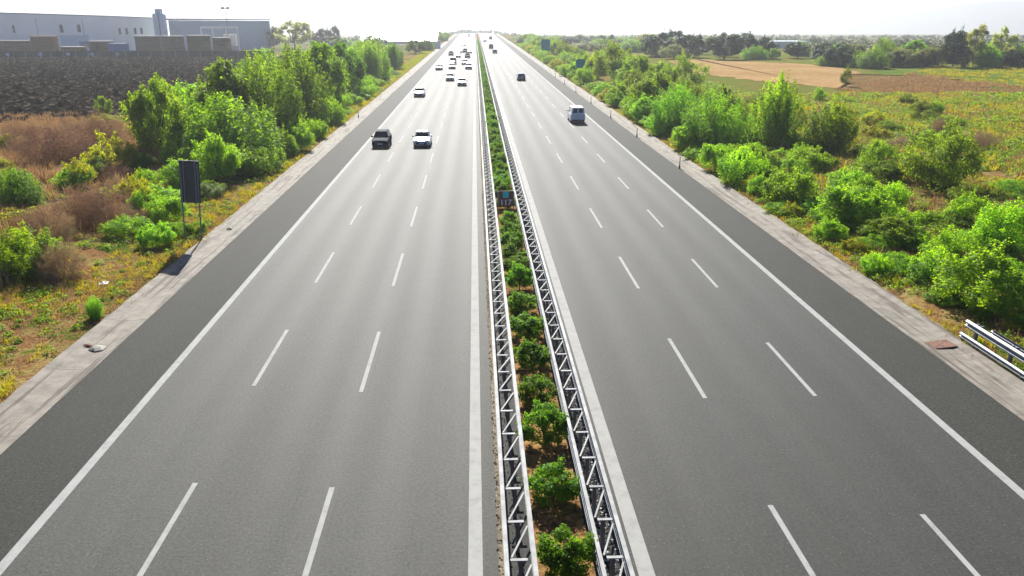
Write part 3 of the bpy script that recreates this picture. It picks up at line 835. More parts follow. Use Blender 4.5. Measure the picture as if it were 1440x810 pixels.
row(['leafy','yellow','shrub','leafy'], 52, lambda i: (30 + i*1.8 + rr.uniform(-1,1), 21.0 + rr.uniform(-.5,2.6), rr.uniform(.5,1.2) + max(0, min(1, i/40.))*rr.uniform(0,1.2), rr.uniform(1.2,2.8) + min(1.2, i/30.), rr.randrange(4)),
    'small bush from the camera at the edge of the right gutter', 'bush', 'small bushes at the edge of the right gutter', 99)
row(['shrub','leafy','shrub','leafy','robin','dry','leafy'], 84, lambda i: (30 + i*1.25 + rr.uniform(-2,2), 23 + rr.uniform(-1.5,11), rr.uniform(.9,2.4), rr.uniform(2.4,4.4), rr.randrange(7)),
    'bush from the camera in the middle of the right verge', 'bush', 'bushes in the middle of the right verge', 99)
row(['shrub','yellow','dry','feather','dry'], 44, lambda i: (40 + i*1.2 + rr.uniform(-1.5,1.5), -20.0 - rr.uniform(0,10), rr.uniform(.7,2.2), rr.uniform(1.6,3.6), rr.randrange(5)),
    'bush from the camera on the left verge around the dark sign', 'bush', 'bushes on the left verge around the dark sign', 99)
row(['broad','willow','pine','willow','broad'], 22, lambda i: (216 + rr.uniform(0,26), 96 + i*2.7 + rr.uniform(-1.5,1.5), rr.uniform(2.6,5.5), rr.uniform(5,9), rr.randrange(5)),
    'low tree by distance in the hedge behind the meadow on the right', 'tree', 'low trees of the hedge behind the right meadow')
row(['pine','broad','willow'], 14, lambda i: (262 + rr.uniform(0,40), 60 + i*5 + rr.uniform(-2,2), rr.uniform(3,6), rr.uniform(7,11), rr.randrange(3)),
    'low tree by distance behind the far edge of the stubble field', 'tree', 'low trees behind the stubble field')
# oleanders along the median
i = 0; y = 13.1
while y < 470:
    if not 51.2 < y < 53.4:
        if i < 40: lab = f'{ordw(i+1)} oleander shrub of the median counted from the camera'
        else: lab = 'far oleander shrub merged into the thin green median strip'
        plant('ole', 1.96 + prnd.uniform(-.07,.07), y, prnd.uniform(1.0,1.45), prnd.uniform(1.45,1.95), lab, 'shrub', 'oleander shrubs planted in the median', z=0)
        i += 1
    y += prnd.uniform(2.8,3.15) if y < 36 else (prnd.uniform(2.2,2.7) if y < 110 else prnd.uniform(2.6,3.3))
# ------------------------------------------------------------------ ground cover
def cover(name, label, mat, spec, seed):
    rg = np.random.default_rng(seed); out = []
    for x0, x1, y0, y1, nclump, per, rad, hgt, leaf, blade in spec:
        cx = rg.uniform(x0, x1, nclump); cyy = rg.uniform(y0, y1, nclump)
        keep = (np.sin(cx*.5+cyy*.21)+np.sin(cx*.23-cyy*.37+seed)+rg.normal(0,.8,nclump)) > -.6
        keep &= ~((cx > 48) & (cyy > 138) & (cyy - 190 > (cx - 100)*1.2))
        cx, cyy = cx[keep], cyy[keep]; m = len(cx)
        cz = np.array([relief(a, b) for a, b in zip(cx, cyy)])
        k = np.repeat(np.arange(m), per); n = len(k)
        sc_ = rg.uniform(.5, 1.35, m)[k]
        a = rg.uniform(0, 6.28, n); r = np.sqrt(rg.random(n))*rad*sc_
        if blade:
            lean = rg.normal(0, .28, (n,2)); h = hgt*sc_*rg.uniform(.4,1.1,n)
            b0 = np.stack([cx[k]+np.cos(a)*r, cyy[k]+np.sin(a)*r, cz[k]-.02], 1)
            tp = b0 + np.stack([lean[:,0]*h, lean[:,1]*h, h], 1)
            wv = np.stack([np.cos(a+1.5), np.sin(a+1.5), np.zeros(n)], 1)*leaf*.5
            out.append(np.stack([b0-wv, b0+wv, (b0+tp)*.5+wv*.9, tp], 1).reshape(-1,3))
        else:
            z = cz[k] + hgt*sc_*np.sqrt(np.clip(1-(r/(rad*sc_+1e-6))**2, 0, 1))*(.35+.65*rg.random(n))
            P = np.stack([cx[k]+np.cos(a)*r, cyy[k]+np.sin(a)*r, z], 1)
            N = np.stack([np.cos(a)*.5, np.sin(a)*.5, np.ones(n)], 1)
            out.append(leaves(P, N, leaf, rg, .6))
    me = np_mesh(name, np.concatenate(out), 4)
    return tag(link(name, me, M[mat]), label, 'ground cover', kind='stuff')
cover('weeds', 'low green weeds covering both motorway verges', 'weed', [
    (19.9, 27, 20, 75, 2200, 60, .36, .32, .11, False), (20.2, 30, 75, 150, 2000, 34, .5, .45, .16, False),
    (26, 62, 40, 120, 6500, 36, .6, .5, .17, False), (45, 130, 80, 140, 6500, 22, 1.0, .5, .28, False), (19.9, 24, 150, 420, 1500, 20, .6, .5, .25, False), (40, 62, 125, 195, 1500, 20, 1.0, .5, .28, False),
    (1.3, 2.62, 12, 130, 900, 26, .22, .18, .07, False), (-21, -16.7, 24, 60, 330, 46, .28, .24, .11, False), (-32, -20, 26, 62, 900, 46, .38, .3, .12, False), (-19.8, -16.6, 60, 330, 1500, 24, .4, .3, .16, False)], 31)
cover('dry_grass', 'dry straw coloured grass on the verges and the left slope', 'straw', [
    (66, 104, 140, 190, 1500, 22, .9, .5, .12, True),
    (-24, -16.4, 20, 60, 2600, 24, .35, .16, .035, True), (-62, -23, 38, 112, 5200, 34, .6, .75, .07, True),
    (19.35, 22.5, 18, 110, 2600, 26, .3, .18, .035, True), (-16.6, -16.0, 20, 110, 420, 22, .22, .2, .035, True), (22, 36, 22, 90, 2200, 26, .5, .5, .05, True), (26, 85, 45, 138, 4200, 22, .6, .6, .09, True), (1.3, 2.6, 12, 80, 1500, 18, .22, .08, .035, True)], 32)
cover('yellow_grass', 'yellow green grass tufts on the verges and meadow', 'ygrass', [
    (-26, -16.6, 22, 62, 1700, 34, .36, .2, .035, True), (-19.8, -16.5, 60, 330, 1800, 24, .5, .35, .07, True),
    (20, 30, 20, 90, 1400, 30, .4, .3, .04, True), (19.4, 20, 18, 120, 400, 22, .25, .25, .035, True), (-16.6, -16.05, 20, 150, 420, 22, .22, .22, .035, True), (28, 120, 60, 140, 4200, 24, .9, .6, .12, True), (100, 170, 130, 215, 2600, 18, 1.1, .4, .16, True)], 33)
# far woods on the plain: nobody could count these trees
def woods(name, label, spec, mat, seed):
    rg = np.random.default_rng(seed); out = []
    for x0, x1, y0, y1, n, s in spec:
        cx = rg.uniform(x0, x1, n); cyy = rg.uniform(y0, y1, n)
        for a, b in zip(cx, cyy):
            q = s*rg.uniform(.6, 1.3)
            V, _ = blob_crown(int(rg.integers(1e6)), q, q*.75, 70, q*.28, .05, 6, .75, .45)
            V = V + np.array([a, b, relief(a, b)]); out.append(V)
    me = np_mesh(name, np.concatenate(out), 4)
    return tag(link(name, me, M[mat]), label, 'woods', kind='stuff')
woods('far_woods', 'hazy far woods and hedges along the horizon', [
    (40, 700, 480, 640, 420, 3.2), (-400, -24, 520, 660, 220, 3.5), (120, 420, 300, 460, 320, 3.4), (30, 900, 700, 1100, 500, 4), (-900, -30, 700, 1100, 400, 4), (-60, 60, 1250, 1500, 160, 5),(150,300,212,290,220,4.5)], 'pine', 9)
# ------------------------------------------------------------------ vehicles
def ring(y, zb, zt, w):
    return [(-w*.84,y,zb),(-w*.98,y,zb+.14),(-w,y,zb+(zt-zb)*.45),(-w*.985,y,zt-.12),(-w*.90,y,zt-.025),(-w*.5,y,zt),
            (w*.5,y,zt),(w*.90,y,zt-.025),(w*.985,y,zt-.12),(w,y,zb+(zt-zb)*.45),(w*.98,y,zb+.14),(w*.84,y,zb)]
def paint(name, col, rough=.28, metal=.25, coat=.25):
    k = NM(name)
    q = k.bsdf(col, rough, metal)
    q.inputs['Coat Weight'].default_value = coat
    if coat == 0: q.inputs['Specular IOR Level'].default_value = .08; q.inputs['Coat Roughness'].default_value = .08
    return k.mat
PAINT = {'dark_blue': paint('dark_blue_paint', (.012,.022,.040), .75, 0, 0), 'silver': paint('silver_paint', (.62,.64,.66), .3, .3), 'white': paint('white_paint', (.80,.80,.79), .35, 0),
         'black': paint('black_paint', (.012,.012,.014), .75, 0, 0), 'grey': paint('grey_paint', (.20,.21,.22)), 'blue': paint('blue_paint', (.04,.10,.24)), 'red': paint('red_paint', (.35,.03,.025))}
def quadpanel(mb, p, off):
    """thin glass panel from four corners (a, b, c, d), pushed out along its normal"""
    a, b, c, d2 = [Vector(q) for q in p]
    nrm = (b-a).cross(d2-a).normalized()
    f = [q + nrm*off for q in (a,b,c,d2)]; g = [q - nrm*.02 for q in (a,b,c,d2)]
    mb.add(f+g, [(0,1,2,3),(7,6,5,4),(0,4,5,1),(1,5,6,2),(2,6,7,3),(3,7,4,0)])
def lerp4(p, u0, u1, v0, v1):
    a, b, c, d2 = [Vector(q) for q in p]
    e = lambda u, v: (a*(1-u)+b*u)*(1-v) + (d2*(1-u)+c*u)*v
    return [e(u0,v0), e(u1,v0), e(u1,v1), e(u0,v1)]
def make_vehicle(name, pm, L, W, H, st, cab, van=False):
    """front towards -Y. st: stations (t, zb, zt, half width); cab: (y base front, y roof front, y roof rear, y base rear, belt z)"""
    root = empty(name, (0,0,0)); P = PAINT[pm]
    Y = lambda t: (t-.5)*L
    b = MB()
    rg_ = [ring(Y(t), zb, zt, w*W) for t, zb, zt, w in st]
    n = len(rg_[0]); vs_ = [p for r_ in rg_ for p in r_]
    fs = [(i*n+k, (i+1)*n+k, (i+1)*n+(k+1)%n, i*n+(k+1)%n) for i in range(len(rg_)-1) for k in range(n)]
    fs += [tuple(range(n)), tuple((len(rg_)-1)*n+k for k in range(n))[::-1]]
    b.add(vs_, fs)
    body = b.build('body', P, root)
    yb0, yr0, yr1, yb1, zbelt = cab
    yb0, yr0, yr1, yb1 = Y(yb0), Y(yr0), Y(yr1), Y(yb1)
    wb, wr = W*.455, W*(.40 if van else .335)
    zb_ = zbelt - .10
    lo = [(-wb,yb0,zb_),(wb,yb0,zb_),(wb,yb1,zb_),(-wb,yb1,zb_)]
    hi = [(-wr,yr0,H-.05),(wr,yr0,H-.05),(wr,yr1,H-.05),(-wr,yr1,H-.05)]
    top = [(-wr*.8,yr0+.16,H),(wr*.8,yr0+.16,H),(wr*.8,yr1-.14,H),(-wr*.8,yr1-.14,H)]
    b = MB()
    b.add(lo+hi+top, [(0,1,5,4),(1,2,6,5),(2,3,7,6),(3,0,4,7),(4,5,9,8),(5,6,10,9),(6,7,11,10),(7,4,8,11),(8,9,10,11)])
    b.build('roof', P, root)
    front = [lo[0], lo[1], hi[1], hi[0]]; rear = [lo[2], lo[3], hi[3], hi[2]]
    g = MB(); quadpanel(g, lerp4(front, .07, .93, .20, .93), .008); g.build('windscreen', M['glass'], root)
    if van:
        for u0, u1 in ((.12,.45),(.55,.88)):
            g = MB(); quadpanel(g, lerp4(rear, u0, u1, .25, .86), .008); g.build('rear_window', M['glass'], root)
        g = MB(); g.box(-.012, .012, yb1-.01, Y(1)+.004, .42, zbelt-.05); g.build('door_seam', M['plastic'], root)
    else:
        g = MB(); quadpanel(g, lerp4(rear, .08, .92, .22, .9), .008); g.build('rear_window', M['glass'], root)
    for s in (-1, 1):
        side = [lo[1], lo[2], hi[2], hi[1]] if s > 0 else [lo[3], lo[0], hi[0], hi[3]]
        spans = ((.08,.50),(.54,.92)) if not van else (((.06,.36),) if s > 0 else ((.64,.94),))
        for u0, u1 in spans:
            g = MB(); quadpanel(g, lerp4(side, u0, u1, .22, .9), .008); g.build('side_window', M['glass'], root)
        g = MB(); g.box(*sorted((s*W*.46, s*(W*.5+.15))), yb0+.28, yb0+.40, zbelt-.02, zbelt+.13); g.build('mirror', P, root)
        g = MB(); g.box(*sorted((s*W*.24, s*W*.43)), Y(.018), Y(.07), .60, .73); g.build('headlight', M['lamp'], root)
        g = MB(); g.box(*sorted((s*W*.33, s*W*.455)), Y(.965), Y(.996), .72, 1.0 if van else .88); g.build('tail_light', M['tail'], root)
        for t in (.19, .81):
            wrt = empty('wheel', (s*W*.43, Y(t), .31)); wrt.parent = root
            g = MB(); g.tube([(-.10,0,0),(-.085,0,0),(.085,0,0),(.10,0,0)], [.26,.31,.31,.26], 16); g.build('tyre', M['black'], wrt)
            g = MB(); g.tube([(s*.085,0,0),(s*.108,0,0)], [.20,.17], 12); g.build('rim', M['chrome'], wrt)
    g = MB(); g.box(-W*.30, W*.30, Y(-.004), Y(.03), .34, .56); g.build('grille', M['plastic'], root)
    g = MB(); g.box(-.26, .26, Y(-.008), Y(-.004), .40, .51); g.build('number_plate', M['plate'], root)
    g = MB(); g.box(-.26, .26, Y(1.001), Y(1.004), .58, .69); g.build('number_plate', M['plate'], root)
    g = MB(); g.box(-W*.44, W*.44, Y(.975), Y(1.006), .30, .47); g.build('bumper', M['plastic'], root)
    return root
SAL = [(0,.34,.60,.40),(.025,.24,.72,.465),(.10,.20,.80,.49),(.28,.18,.92,.495),(.5,.17,.94,.5),(.76,.18,.96,.497),(.95,.24,.93,.47),(1,.36,.80,.42)]
HAT = [(0,.34,.64,.41),(.03,.24,.78,.47),(.11,.20,.86,.49),(.25,.18,.97,.495),(.5,.17,.98,.5),(.80,.18,1.0,.497),(.97,.24,.98,.48),(1,.34,.86,.45)]
VAN = [(0,.36,.72,.42),(.03,.26,.90,.47),(.12,.22,1.02,.49),(.24,.20,1.15,.495),(.5,.2,1.18,.5),(.85,.2,1.18,.5),(.985,.26,1.18,.492),(1,.34,1.14,.48)]
protos = {}
def vehicle(style, pm):
    if style not in protos:
        if style == 'saloon': protos[style] = (make_vehicle('car', pm, 4.5, 1.76, 1.44, SAL, (.27,.43,.68,.86,.94)), pm)
        if style == 'hatch': protos[style] = (make_vehicle('car', pm, 4.1, 1.74, 1.52, HAT, (.24,.41,.84,.975,.98)), pm)
        if style == 'van': protos[style] = (make_vehicle('van', pm, 4.5, 1.84, 1.95, VAN, (.21,.36,.965,.995,1.18), True), pm)
        return protos[style][0]
    src, p0 = protos[style]
    c = copy_tree(src)
    for ch in c.children:
        if ch.type == 'MESH' and ch.data.materials and ch.data.materials[0] == PAINT[p0]:
            ch.material_slots[0].link = 'OBJECT'; ch.material_slots[0].material = PAINT[pm]
    return c
GL, GR = 'cars coming down the left carriageway', 'vehicles driving away on the right carriageway'
for st_, pm, x, y, lab, cat, away in [
    ('hatch','dark_blue',-9.66,84.4,'dark blue car in the slow lane, one of the two nearest oncoming cars','car',0),
    ('saloon','silver',-5.51,84.8,'silver saloon in the middle lane beside the nearest dark blue car','car',0),
    ('van','white',12.7,104.0,'small white van with two rear door windows on the right carriageway','van',1),
    ('saloon','white',-9.35,140,'white saloon alone in the slow lane behind the nearest dark blue car','car',0),
    ('hatch','blue',9.65,175.6,'blue hatchback ahead of the white van on the right carriageway','car',1),
    ('saloon','silver',-2.57,162.4,'silver car in the fast lane, nearest of the oncoming cars beside the median','car',0),
    ('hatch','white',-5.26,175.4,'pale hatchback in the middle lane behind and left of the nearest fast lane car','car',0),
    ('saloon','grey',-9.08,212.6,'grey saloon in the slow lane, second behind the white one','car',0),
    ('saloon','white',-5.9,217,'white saloon in the middle lane level with a grey one in the slow lane','car',0),
    ('hatch','silver',-1.63,215.2,'silver hatchback in the fast lane, second from the camera there','car',0),
    ('van','grey',-6.17,239,'grey van in the middle lane following the white saloon','van',0),
    ('saloon','grey',-2.86,237,'grey car in the fast lane following the silver hatchback','car',0),
    ('saloon','black',-8.3,295,'black car far off in the slow lane, the last one before the glare','car',0),
    ('hatch','grey',-5.54,279,'grey hatchback in the middle lane behind the grey van','car',0),
    ('saloon','black',-2.4,276,'black car in the fast lane behind the grey one','car',0),
    ('saloon','grey',-5.5,319,'small grey car in the middle lane near the glare','car',0),
    ('hatch','silver',-1.9,315,'pale hatchback close to the median in the far fast lane','car',0),
    ('hatch','black',-3.6,318,'dark hatchback beside the pale one in the far fast lane','car',0),
    ('saloon','red',-4.9,400,'reddish car fading into the glare on the left carriageway','car',0),
    ('van','grey',-4.16,596,'tiny grey van at the farthest visible end of the left carriageway','van',0),
    ('van','grey',9.74,517,'grey van farthest away on the right carriageway','van',1),
    ('saloon','silver',5.62,464,'pale car far off in the fast lane of the right carriageway','car',1),
    ('van','black',6.9,358,'dark van in the middle of the far right carriageway','van',1),
    ('hatch','grey',7.38,311.5,'grey hatchback behind the dark van on the right carriageway','car',1)]:
    v = vehicle(st_, pm)
    v.location = (x, y, .012); v.rotation_euler = (0, 0, math.pi if away else 0)
    tag(v, lab, cat, GR if away else GL)
# ------------------------------------------------------------------ signs and roadside things
t = tag(empty('road_sign', (-16.75, 47.1, 0)), 'tall dark road sign seen from behind on two thin posts on the left verge', 'road sign')
b = MB(); b.box(-.57, .57, 0, .035, 2.29, 4.72); b.build('sign_panel', M['signback'], t)
for x in (-.33, .33):
    b = MB(); b.box(x-.03, x+.03, -.045, -.002, 2.31, 4.70); b.build('rib', M['signrib'], t)
for x in (-.48, .48):
    b = MB(); b.tube([(x,-.05,-.2),(x,-.05,4.6)], [.04,.04], 8); b.build('post', M['signrib'], t)
b = MB(); b.box(-.57, .57, -.04, -.004, 4.722, 4.76); b.build('top_edge', M['galv'], t)

t.rotation_euler = (0, R(3.5), 0)
for x_, y_, h_, w_, l_ in ((-18.0,48.1,1.1,1.7,'low bright shrub growing between the posts of the dark sign, left one'),(-17.0,48.6,.9,1.5,'low bright shrub growing behind the right post of the dark sign')): plant('leafy', x_, y_, h_, w_, l_, 'shrub', GROUPS['shrub'])
t = tag(empty('kilometre_sign', (1.9, 52.35, 0)), 'brown kilometre sign with a teal square and the number 117 in the median', 'road sign')
b = MB(); b.box(-.48, .48, 0, .03, .70, 1.74); b.build('sign_panel', M['brown'], t)
b = MB(); b.box(-.20, .20, -.012, -.003, 1.28, 1.70); b.build('teal_square', M['teal'], t)
for x in (-.52, .52):
    b = MB(); b.tube([(x,.0,-.1),(x,.0,1.72)], [.035,.035], 8); b.build('post', M['galv'], t)
fc = bpy.data.curves.new('number', 'FONT'); fc.body = '117'; fc.size = .52; fc.extrude = .004; fc.align_x = 'CENTER'; fc.offset = .012
fo = bpy.data.objects.new('number', fc); COL.objects.link(fo); fc.materials.append(M['white'])
me_ = bpy.data.meshes.new_from_object(fo); COL.objects.unlink(fo); bpy.data.objects.remove(fo); fo = link('number', me_, M['white'])
fo.parent = t; fo.location = (0, -.010, .80); fo.rotation_euler = (R(90), 0, 0)

def round_sign(x, y, z0, z1, w_, label):
    t = tag(empty('direction_sign', (x, y, 0)), label, 'road sign', 'small teal road signs on the right verge')
    b = MB(); pts = []
    h = z1 - z0; r_ = min(w_, h)*.22
    for cx, cz, a0 in ((w_/2-r_, z1-r_, 0), (-w_/2+r_, z1-r_, 90), (-w_/2+r_, z0+r_, 180), (w_/2-r_, z0+r_, 270)):
        for k_ in range(5): pts.append((cx + r_*math.cos(R(a0+k_*22.5)), cz + r_*math.sin(R(a0+k_*22.5))))
    n_ = len(pts)
    b.add([(p, 0, q) for p, q in pts] + [(p, .05, q) for p, q in pts], [tuple(range(n_))[::-1], tuple(range(n_, 2*n_))] + [(k_, (k_+1)%n_, (k_+1)%n_+n_, k_+n_) for k_ in range(n_)])
    b.build('sign_panel', M['tealdk'], t)
    for sx in (-w_*.3, w_*.3):
        b = MB(); b.tube([(sx,.10,-.2),(sx,.10,z1-.1)], [.05,.05], 8); b.build('post', M['galv'], t)
round_sign(20.9, 166, 3.0, 4.75, 1.75, 'nearer small teal road sign among the shrubs of the right verge')
round_sign(21.2, 252, 3.2, 6.4, 2.7, 'farther small teal road sign on the right verge')

def delineator(x, y, label, grp):
    t = tag(empty('delineator_post', (x, y, 0)), label, 'delineator', grp)
    b = MB(); b.add([(-.045,-.03,-.05),(.045,-.03,-.05),(.0,.05,-.05),(-.035,-.025,1.0),(.035,-.025,1.0),(.0,.04,.95)], [(0,1,4,3),(1,2,5,4),(2,0,3,5),(3,4,5),(2,1,0)]); b.build('post', M['dksteel'], t)
    b = MB(); b.box(-.065, .065, -.055, .055, .0, .28); b.build('base', M['black'], t)
    b = MB(); b.box(-.04, .04, -.045, -.034, .78, .92); b.build('reflector', M['tail'], t)
for i, y in enumerate((69.8, 89.4, 107.5, 126.5, 146, 165, 184.5)):
    delineator(17.72, y, f'{ordw(i+1)} delineator post from the camera along the right shoulder edge', 'delineator posts along the right gutter')
delineator(-15.5, 109.7, 'single delineator post standing in the left gutter', None)

t = tag(empty('guardrail', (19.75, 29.8, 0)), 'double steel guardrail end beside the right gutter at the photo edge', 'guardrail')
def gpart(mb, nm, m): o = mb.build(nm, m, t); o.location = (-19.75, -29.8, 0); return o
b = MB(); b.prof(wbeam(19.72, .62, -1, .085, .33), 6, 29.8); gpart(b, 'upper_beam', M['galv'])
b = MB(); b.prof(wbeam(19.62, .14, -1, .07, .24), 6, 29.9); gpart(b, 'lower_beam', M['galv'])
b = MB(); b.prof(wbeam(20.15, .66, 1, .06, .24), 6, 28.9); gpart(b, 'rear_beam', M['galv'])
for k_ in range(11):
    y = 29.3 - 2.2*k_
    b = MB(); b.box(19.80, 19.92, y-.05, y+.05, -.3, .93); gpart(b, 'post', M['dksteel'])
    b = MB(); b.box(19.92, 20.13, y-.04, y+.04, .72, .84); gpart(b, 'spacer', M['dksteel'])

t = MB(); t.box(-.48, .48, -.36, .36, .0, .03); 
for k_ in range(6): t.box(-.42+.15*k_, -.36+.15*k_, -.3, .3, .03, .036)
o = t.build('drain_cover', M['drain']); o.location = (18.62, 29.5, .0); o.rotation_euler = (0, R(-3), .1); tag(o, 'rusty drain cover set in the right gutter near the guardrail', 'drain cover')
def crumple(name, x, y, s, mat, label, cat, seed, flat=.35):
    r2 = random.Random(seed); b = MB(); n_ = 9; V = [(0,0,s*flat)]
    for rr_, zz_ in ((.55,.75),(1.0,.1)):
        V += [(math.cos(6.283*k_/n_)*s*rr_*r2.uniform(.7,1.2), math.sin(6.283*k_/n_)*s*rr_*r2.uniform(.6,1.1), s*flat*zz_*r2.uniform(.5,1.3)) for k_ in range(n_)]
    F = [(0,1+k_,1+(k_+1)%n_) for k_ in range(n_)] + [(1+k_, 1+n_+k_, 1+n_+(k_+1)%n_, 1+(k_+1)%n_) for k_ in range(n_)]
    b.add(V, F); o = b.build(name, mat); o.location = (x, y, max(0, relief(x, y))+.03 if x < -16.3 else 0); return tag(o, label, cat)
crumple('litter', -18.5, 39.0, .30, M['litter'], 'crumpled white litter lying on the left verge', 'litter', 1)
crumple('stone', -15.45, 49.9, .20, M['stone'], 'pale stone in the left gutter next to the dark sign', 'stone', 2, .5)
crumple('fallen_debris', -15.2, 30.6, .34, M['stone'], 'pale broken debris lying in the left gutter', 'debris', 3, .3)
crumple('clod', -15.7, 30.9, .2, M['drain'], 'reddish clod beside the pale debris in the left gutter', 'debris', 4, .4)
# ------------------------------------------------------------------ works yard, left
def quadwall(mb, A, B, z0, zA, zB, m=0, thick=.3):
    a, c = Vector((*A, 0)), Vector((*B, 0)); nrm = (c-a).cross(Vector((0,0,1))).normalized()*thick
    mb.add([(a.x,a.y,z0),(c.x,c.y,z0),(c.x,c.y,zB),(a.x,a.y,zA),(a.x-nrm.x,a.y-nrm.y,z0),(c.x-nrm.x,c.y-nrm.y,z0),(c.x-nrm.x,c.y-nrm.y,zB),(a.x-nrm.x,a.y-nrm.y,zA)],
           [(0,1,2,3),(7,6,5,4),(0,4,5,1),(1,5,6,2),(2,6,7,3),(3,7,4,0)], m)
def onwall(mb, A, B, t0, t1, z0, z1, out=.06):
    a, c = Vector((*A, 0)), Vector((*B, 0)); nrm = (c-a).cross(Vector((0,0,1))).normalized()*out
    p, q = a.lerp(c, t0), a.lerp(c, t1)
    mb.add([(p.x+nrm.x,p.y+nrm.y,z0),(q.x+nrm.x,q.y+nrm.y,z0),(q.x+nrm.x,q.y+nrm.y,z1),(p.x+nrm.x,p.y+nrm.y,z1),(p.x-nrm.x*.5,p.y-nrm.y*.5,z0),(q.x-nrm.x*.5,q.y-nrm.y*.5,z0),(q.x-nrm.x*.5,q.y-nrm.y*.5,z1),(p.x-nrm.x*.5,p.y-nrm.y*.5,z1)],
           [(0,1,2,3),(7,6,5,4),(0,4,5,1),(1,5,6,2),(2,6,7,3),(3,7,4,0)])
A0, A, B, C = (-217, 277), (-187.4, 313), (-149.7, 358.3), (-137.2, 371.6)
t = tag(empty('warehouse', (-130, 300, 0)), 'long blue grey warehouse with a pale end wall behind the stacks', 'warehouse')
def wpart(mb, nm, m): o = mb.build(nm, m, t); o.location = (130, -300, 0); return o
b = MB(); quadwall(b, A0, B, -4, 15.75, 12.9); wpart(b, 'wall', M['wallblue'])
b = MB(); quadwall(b, B, C, -4, 12.9, 12.2); wpart(b, 'end_wall', M['walllight'])
D, E0 = (-187, 418), (-267, 322)
b = MB(); b.add([(*A0,15.75),(*B,12.9),(*C,12.2),(*D,12.2),(*E0,15.75),(*A0,16.2),(*B,13.3),(*C,12.6),(*D,12.6),(*E0,16.2)], [(9,8,7,6,5)[::-1],(0,1,2,3,4)[::-1],(0,1,6,5),(1,2,7,6),(2,3,8,7),(3,4,9,8),(4,0,5,9)]); wpart(b, 'roof', M['roofd'])
for t0 in (.343, .645, .762):
    b = MB(); onwall(b, A, B, t0, t0+.023, 7.0, 9.9, .1); wpart(b, 'window', M['window'])
for t0 in (.15, .31, .505, .655):
    b = MB(); onwall(b, B, C, t0, t0+.055, 5.9, 8.5, .1); wpart(b, 'window', M['window'])
for t0 in (.2, .5, .8):
    b = MB(); onwall(b, A, B, t0, t0+.004, -3, 12.6, .12); wpart(b, 'downpipe', M['shedgrey'])
b = MB(); onwall(b, A, B, .64, .83, 1.2, 5.9, .07); wpart(b, 'loading_panel', M['silo'])
b = MB(); onwall(b, A, B, .76, .83, 1.2, 3.5, .12); wpart(b, 'gate', M['bluep'])
b = MB(); onwall(b, A, B, .70, .83, 0.2, 1.1, .12); wpart(b, 'dock_edge', M['white'])
t = tag(empty('silo_tower', (-117.3, 324, 0)), 'blue grey silo tower beside the pale warehouse wall', 'silo')
b = MB(); b.tube([(0,0,0),(0,0,13.6),(0,0,14.0)], [2.35,2.35,2.0], 20); b.build('tank', M['silo'], t)
b = MB(); b.box(-1.0,1.0,-1.0,1.0,13.9,15.6); b.build('head_house', M['shedgrey'], t)
b = MB(); b.box(.35,.75,-2.5,-2.36,0,13.6); b.build('ladder', M['galv'], t)
t = tag(empty('factory_shed', (-110, 370, 0)), 'long low grey factory shed right of the silo tower', 'factory')
b = MB(); quadwall(b, (-121.5,357), (-92,388), -4, 11.5, 11.2, 0, 9); o = b.build('wall', M['shedgrey'], t); o.location = (110,-370,0)
b = MB(); quadwall(b, (-121.8,356.7), (-91.6,388.4), 11.3, 11.9, 11.6, 0, 10); o = b.build('roof', M['roofd'], t); o.location = (110,-370,.3)
t = tag(empty('steel_gantry', (-99, 335, 0)), 'white steel portal frame standing before the grey shed', 'gantry')
b = MB(); b.box(-7.2,7.2,-.25,.25,8.6,9.3); b.build('beam', M['white'], t)
for x in (-7.0,-2.6,2.6,7.0):
    b = MB(); b.box(x-.2,x+.2,-.2,.2,0,8.6); b.build('leg', M['white'], t)
b = MB(); b.box(1.2,5.8,.4,2.6,2.0,6.4); b.build('white_cabin', M['walllight'], t)
t = tag(empty('lamp_post', (-95.6, 334, 0)), 'tall floodlight mast with two heads above the grey shed', 'lamp post')
b = MB(); b.tube([(0,0,0),(0,0,16)], [.16,.09], 8); b.build('pole', M['galv'], t)
b = MB(); b.box(-1.3,1.3,-.06,.06,15.9,16.02); b.build('cross_arm', M['galv'], t)
for x in (-1.0, 1.0):
    b = MB(); b.box(x-.55,x+.55,-.3,.3,15.6,16.4); b.build('lamp_head', M['shedgrey'], t)
STK = [(-159.8,-149.0,5.2,'leftmost tall dark timber stack under a pale sheet in the works yard','timber','cover'),(-148.5,-140.4,6.6,'golden timber stack under an orange sheet, tallest at the left','timber2','coveror'),
       (-139.2,-131.4,3.2,'lowest timber stack of the works yard, before the blue gate','timber','cover'),(-129.6,-122.0,5.0,'timber stack under a pale sheet before the pale warehouse corner','timber','cover'),
       (-114.3,-106.2,6.6,'brown timber stack right of the dark blue container','timber','cover'),(-105.4,-98.4,6.6,'brown timber stack directly below the silo tower','timber','cover'),
       (-97.0,-89.6,6.8,'brown timber stack left of the portal frame','timber2','cover'),(-88.5,-82.8,6.1,'last timber stack at the right, half hidden by the tree belt','timber','cover')]
srn = random.Random(2)
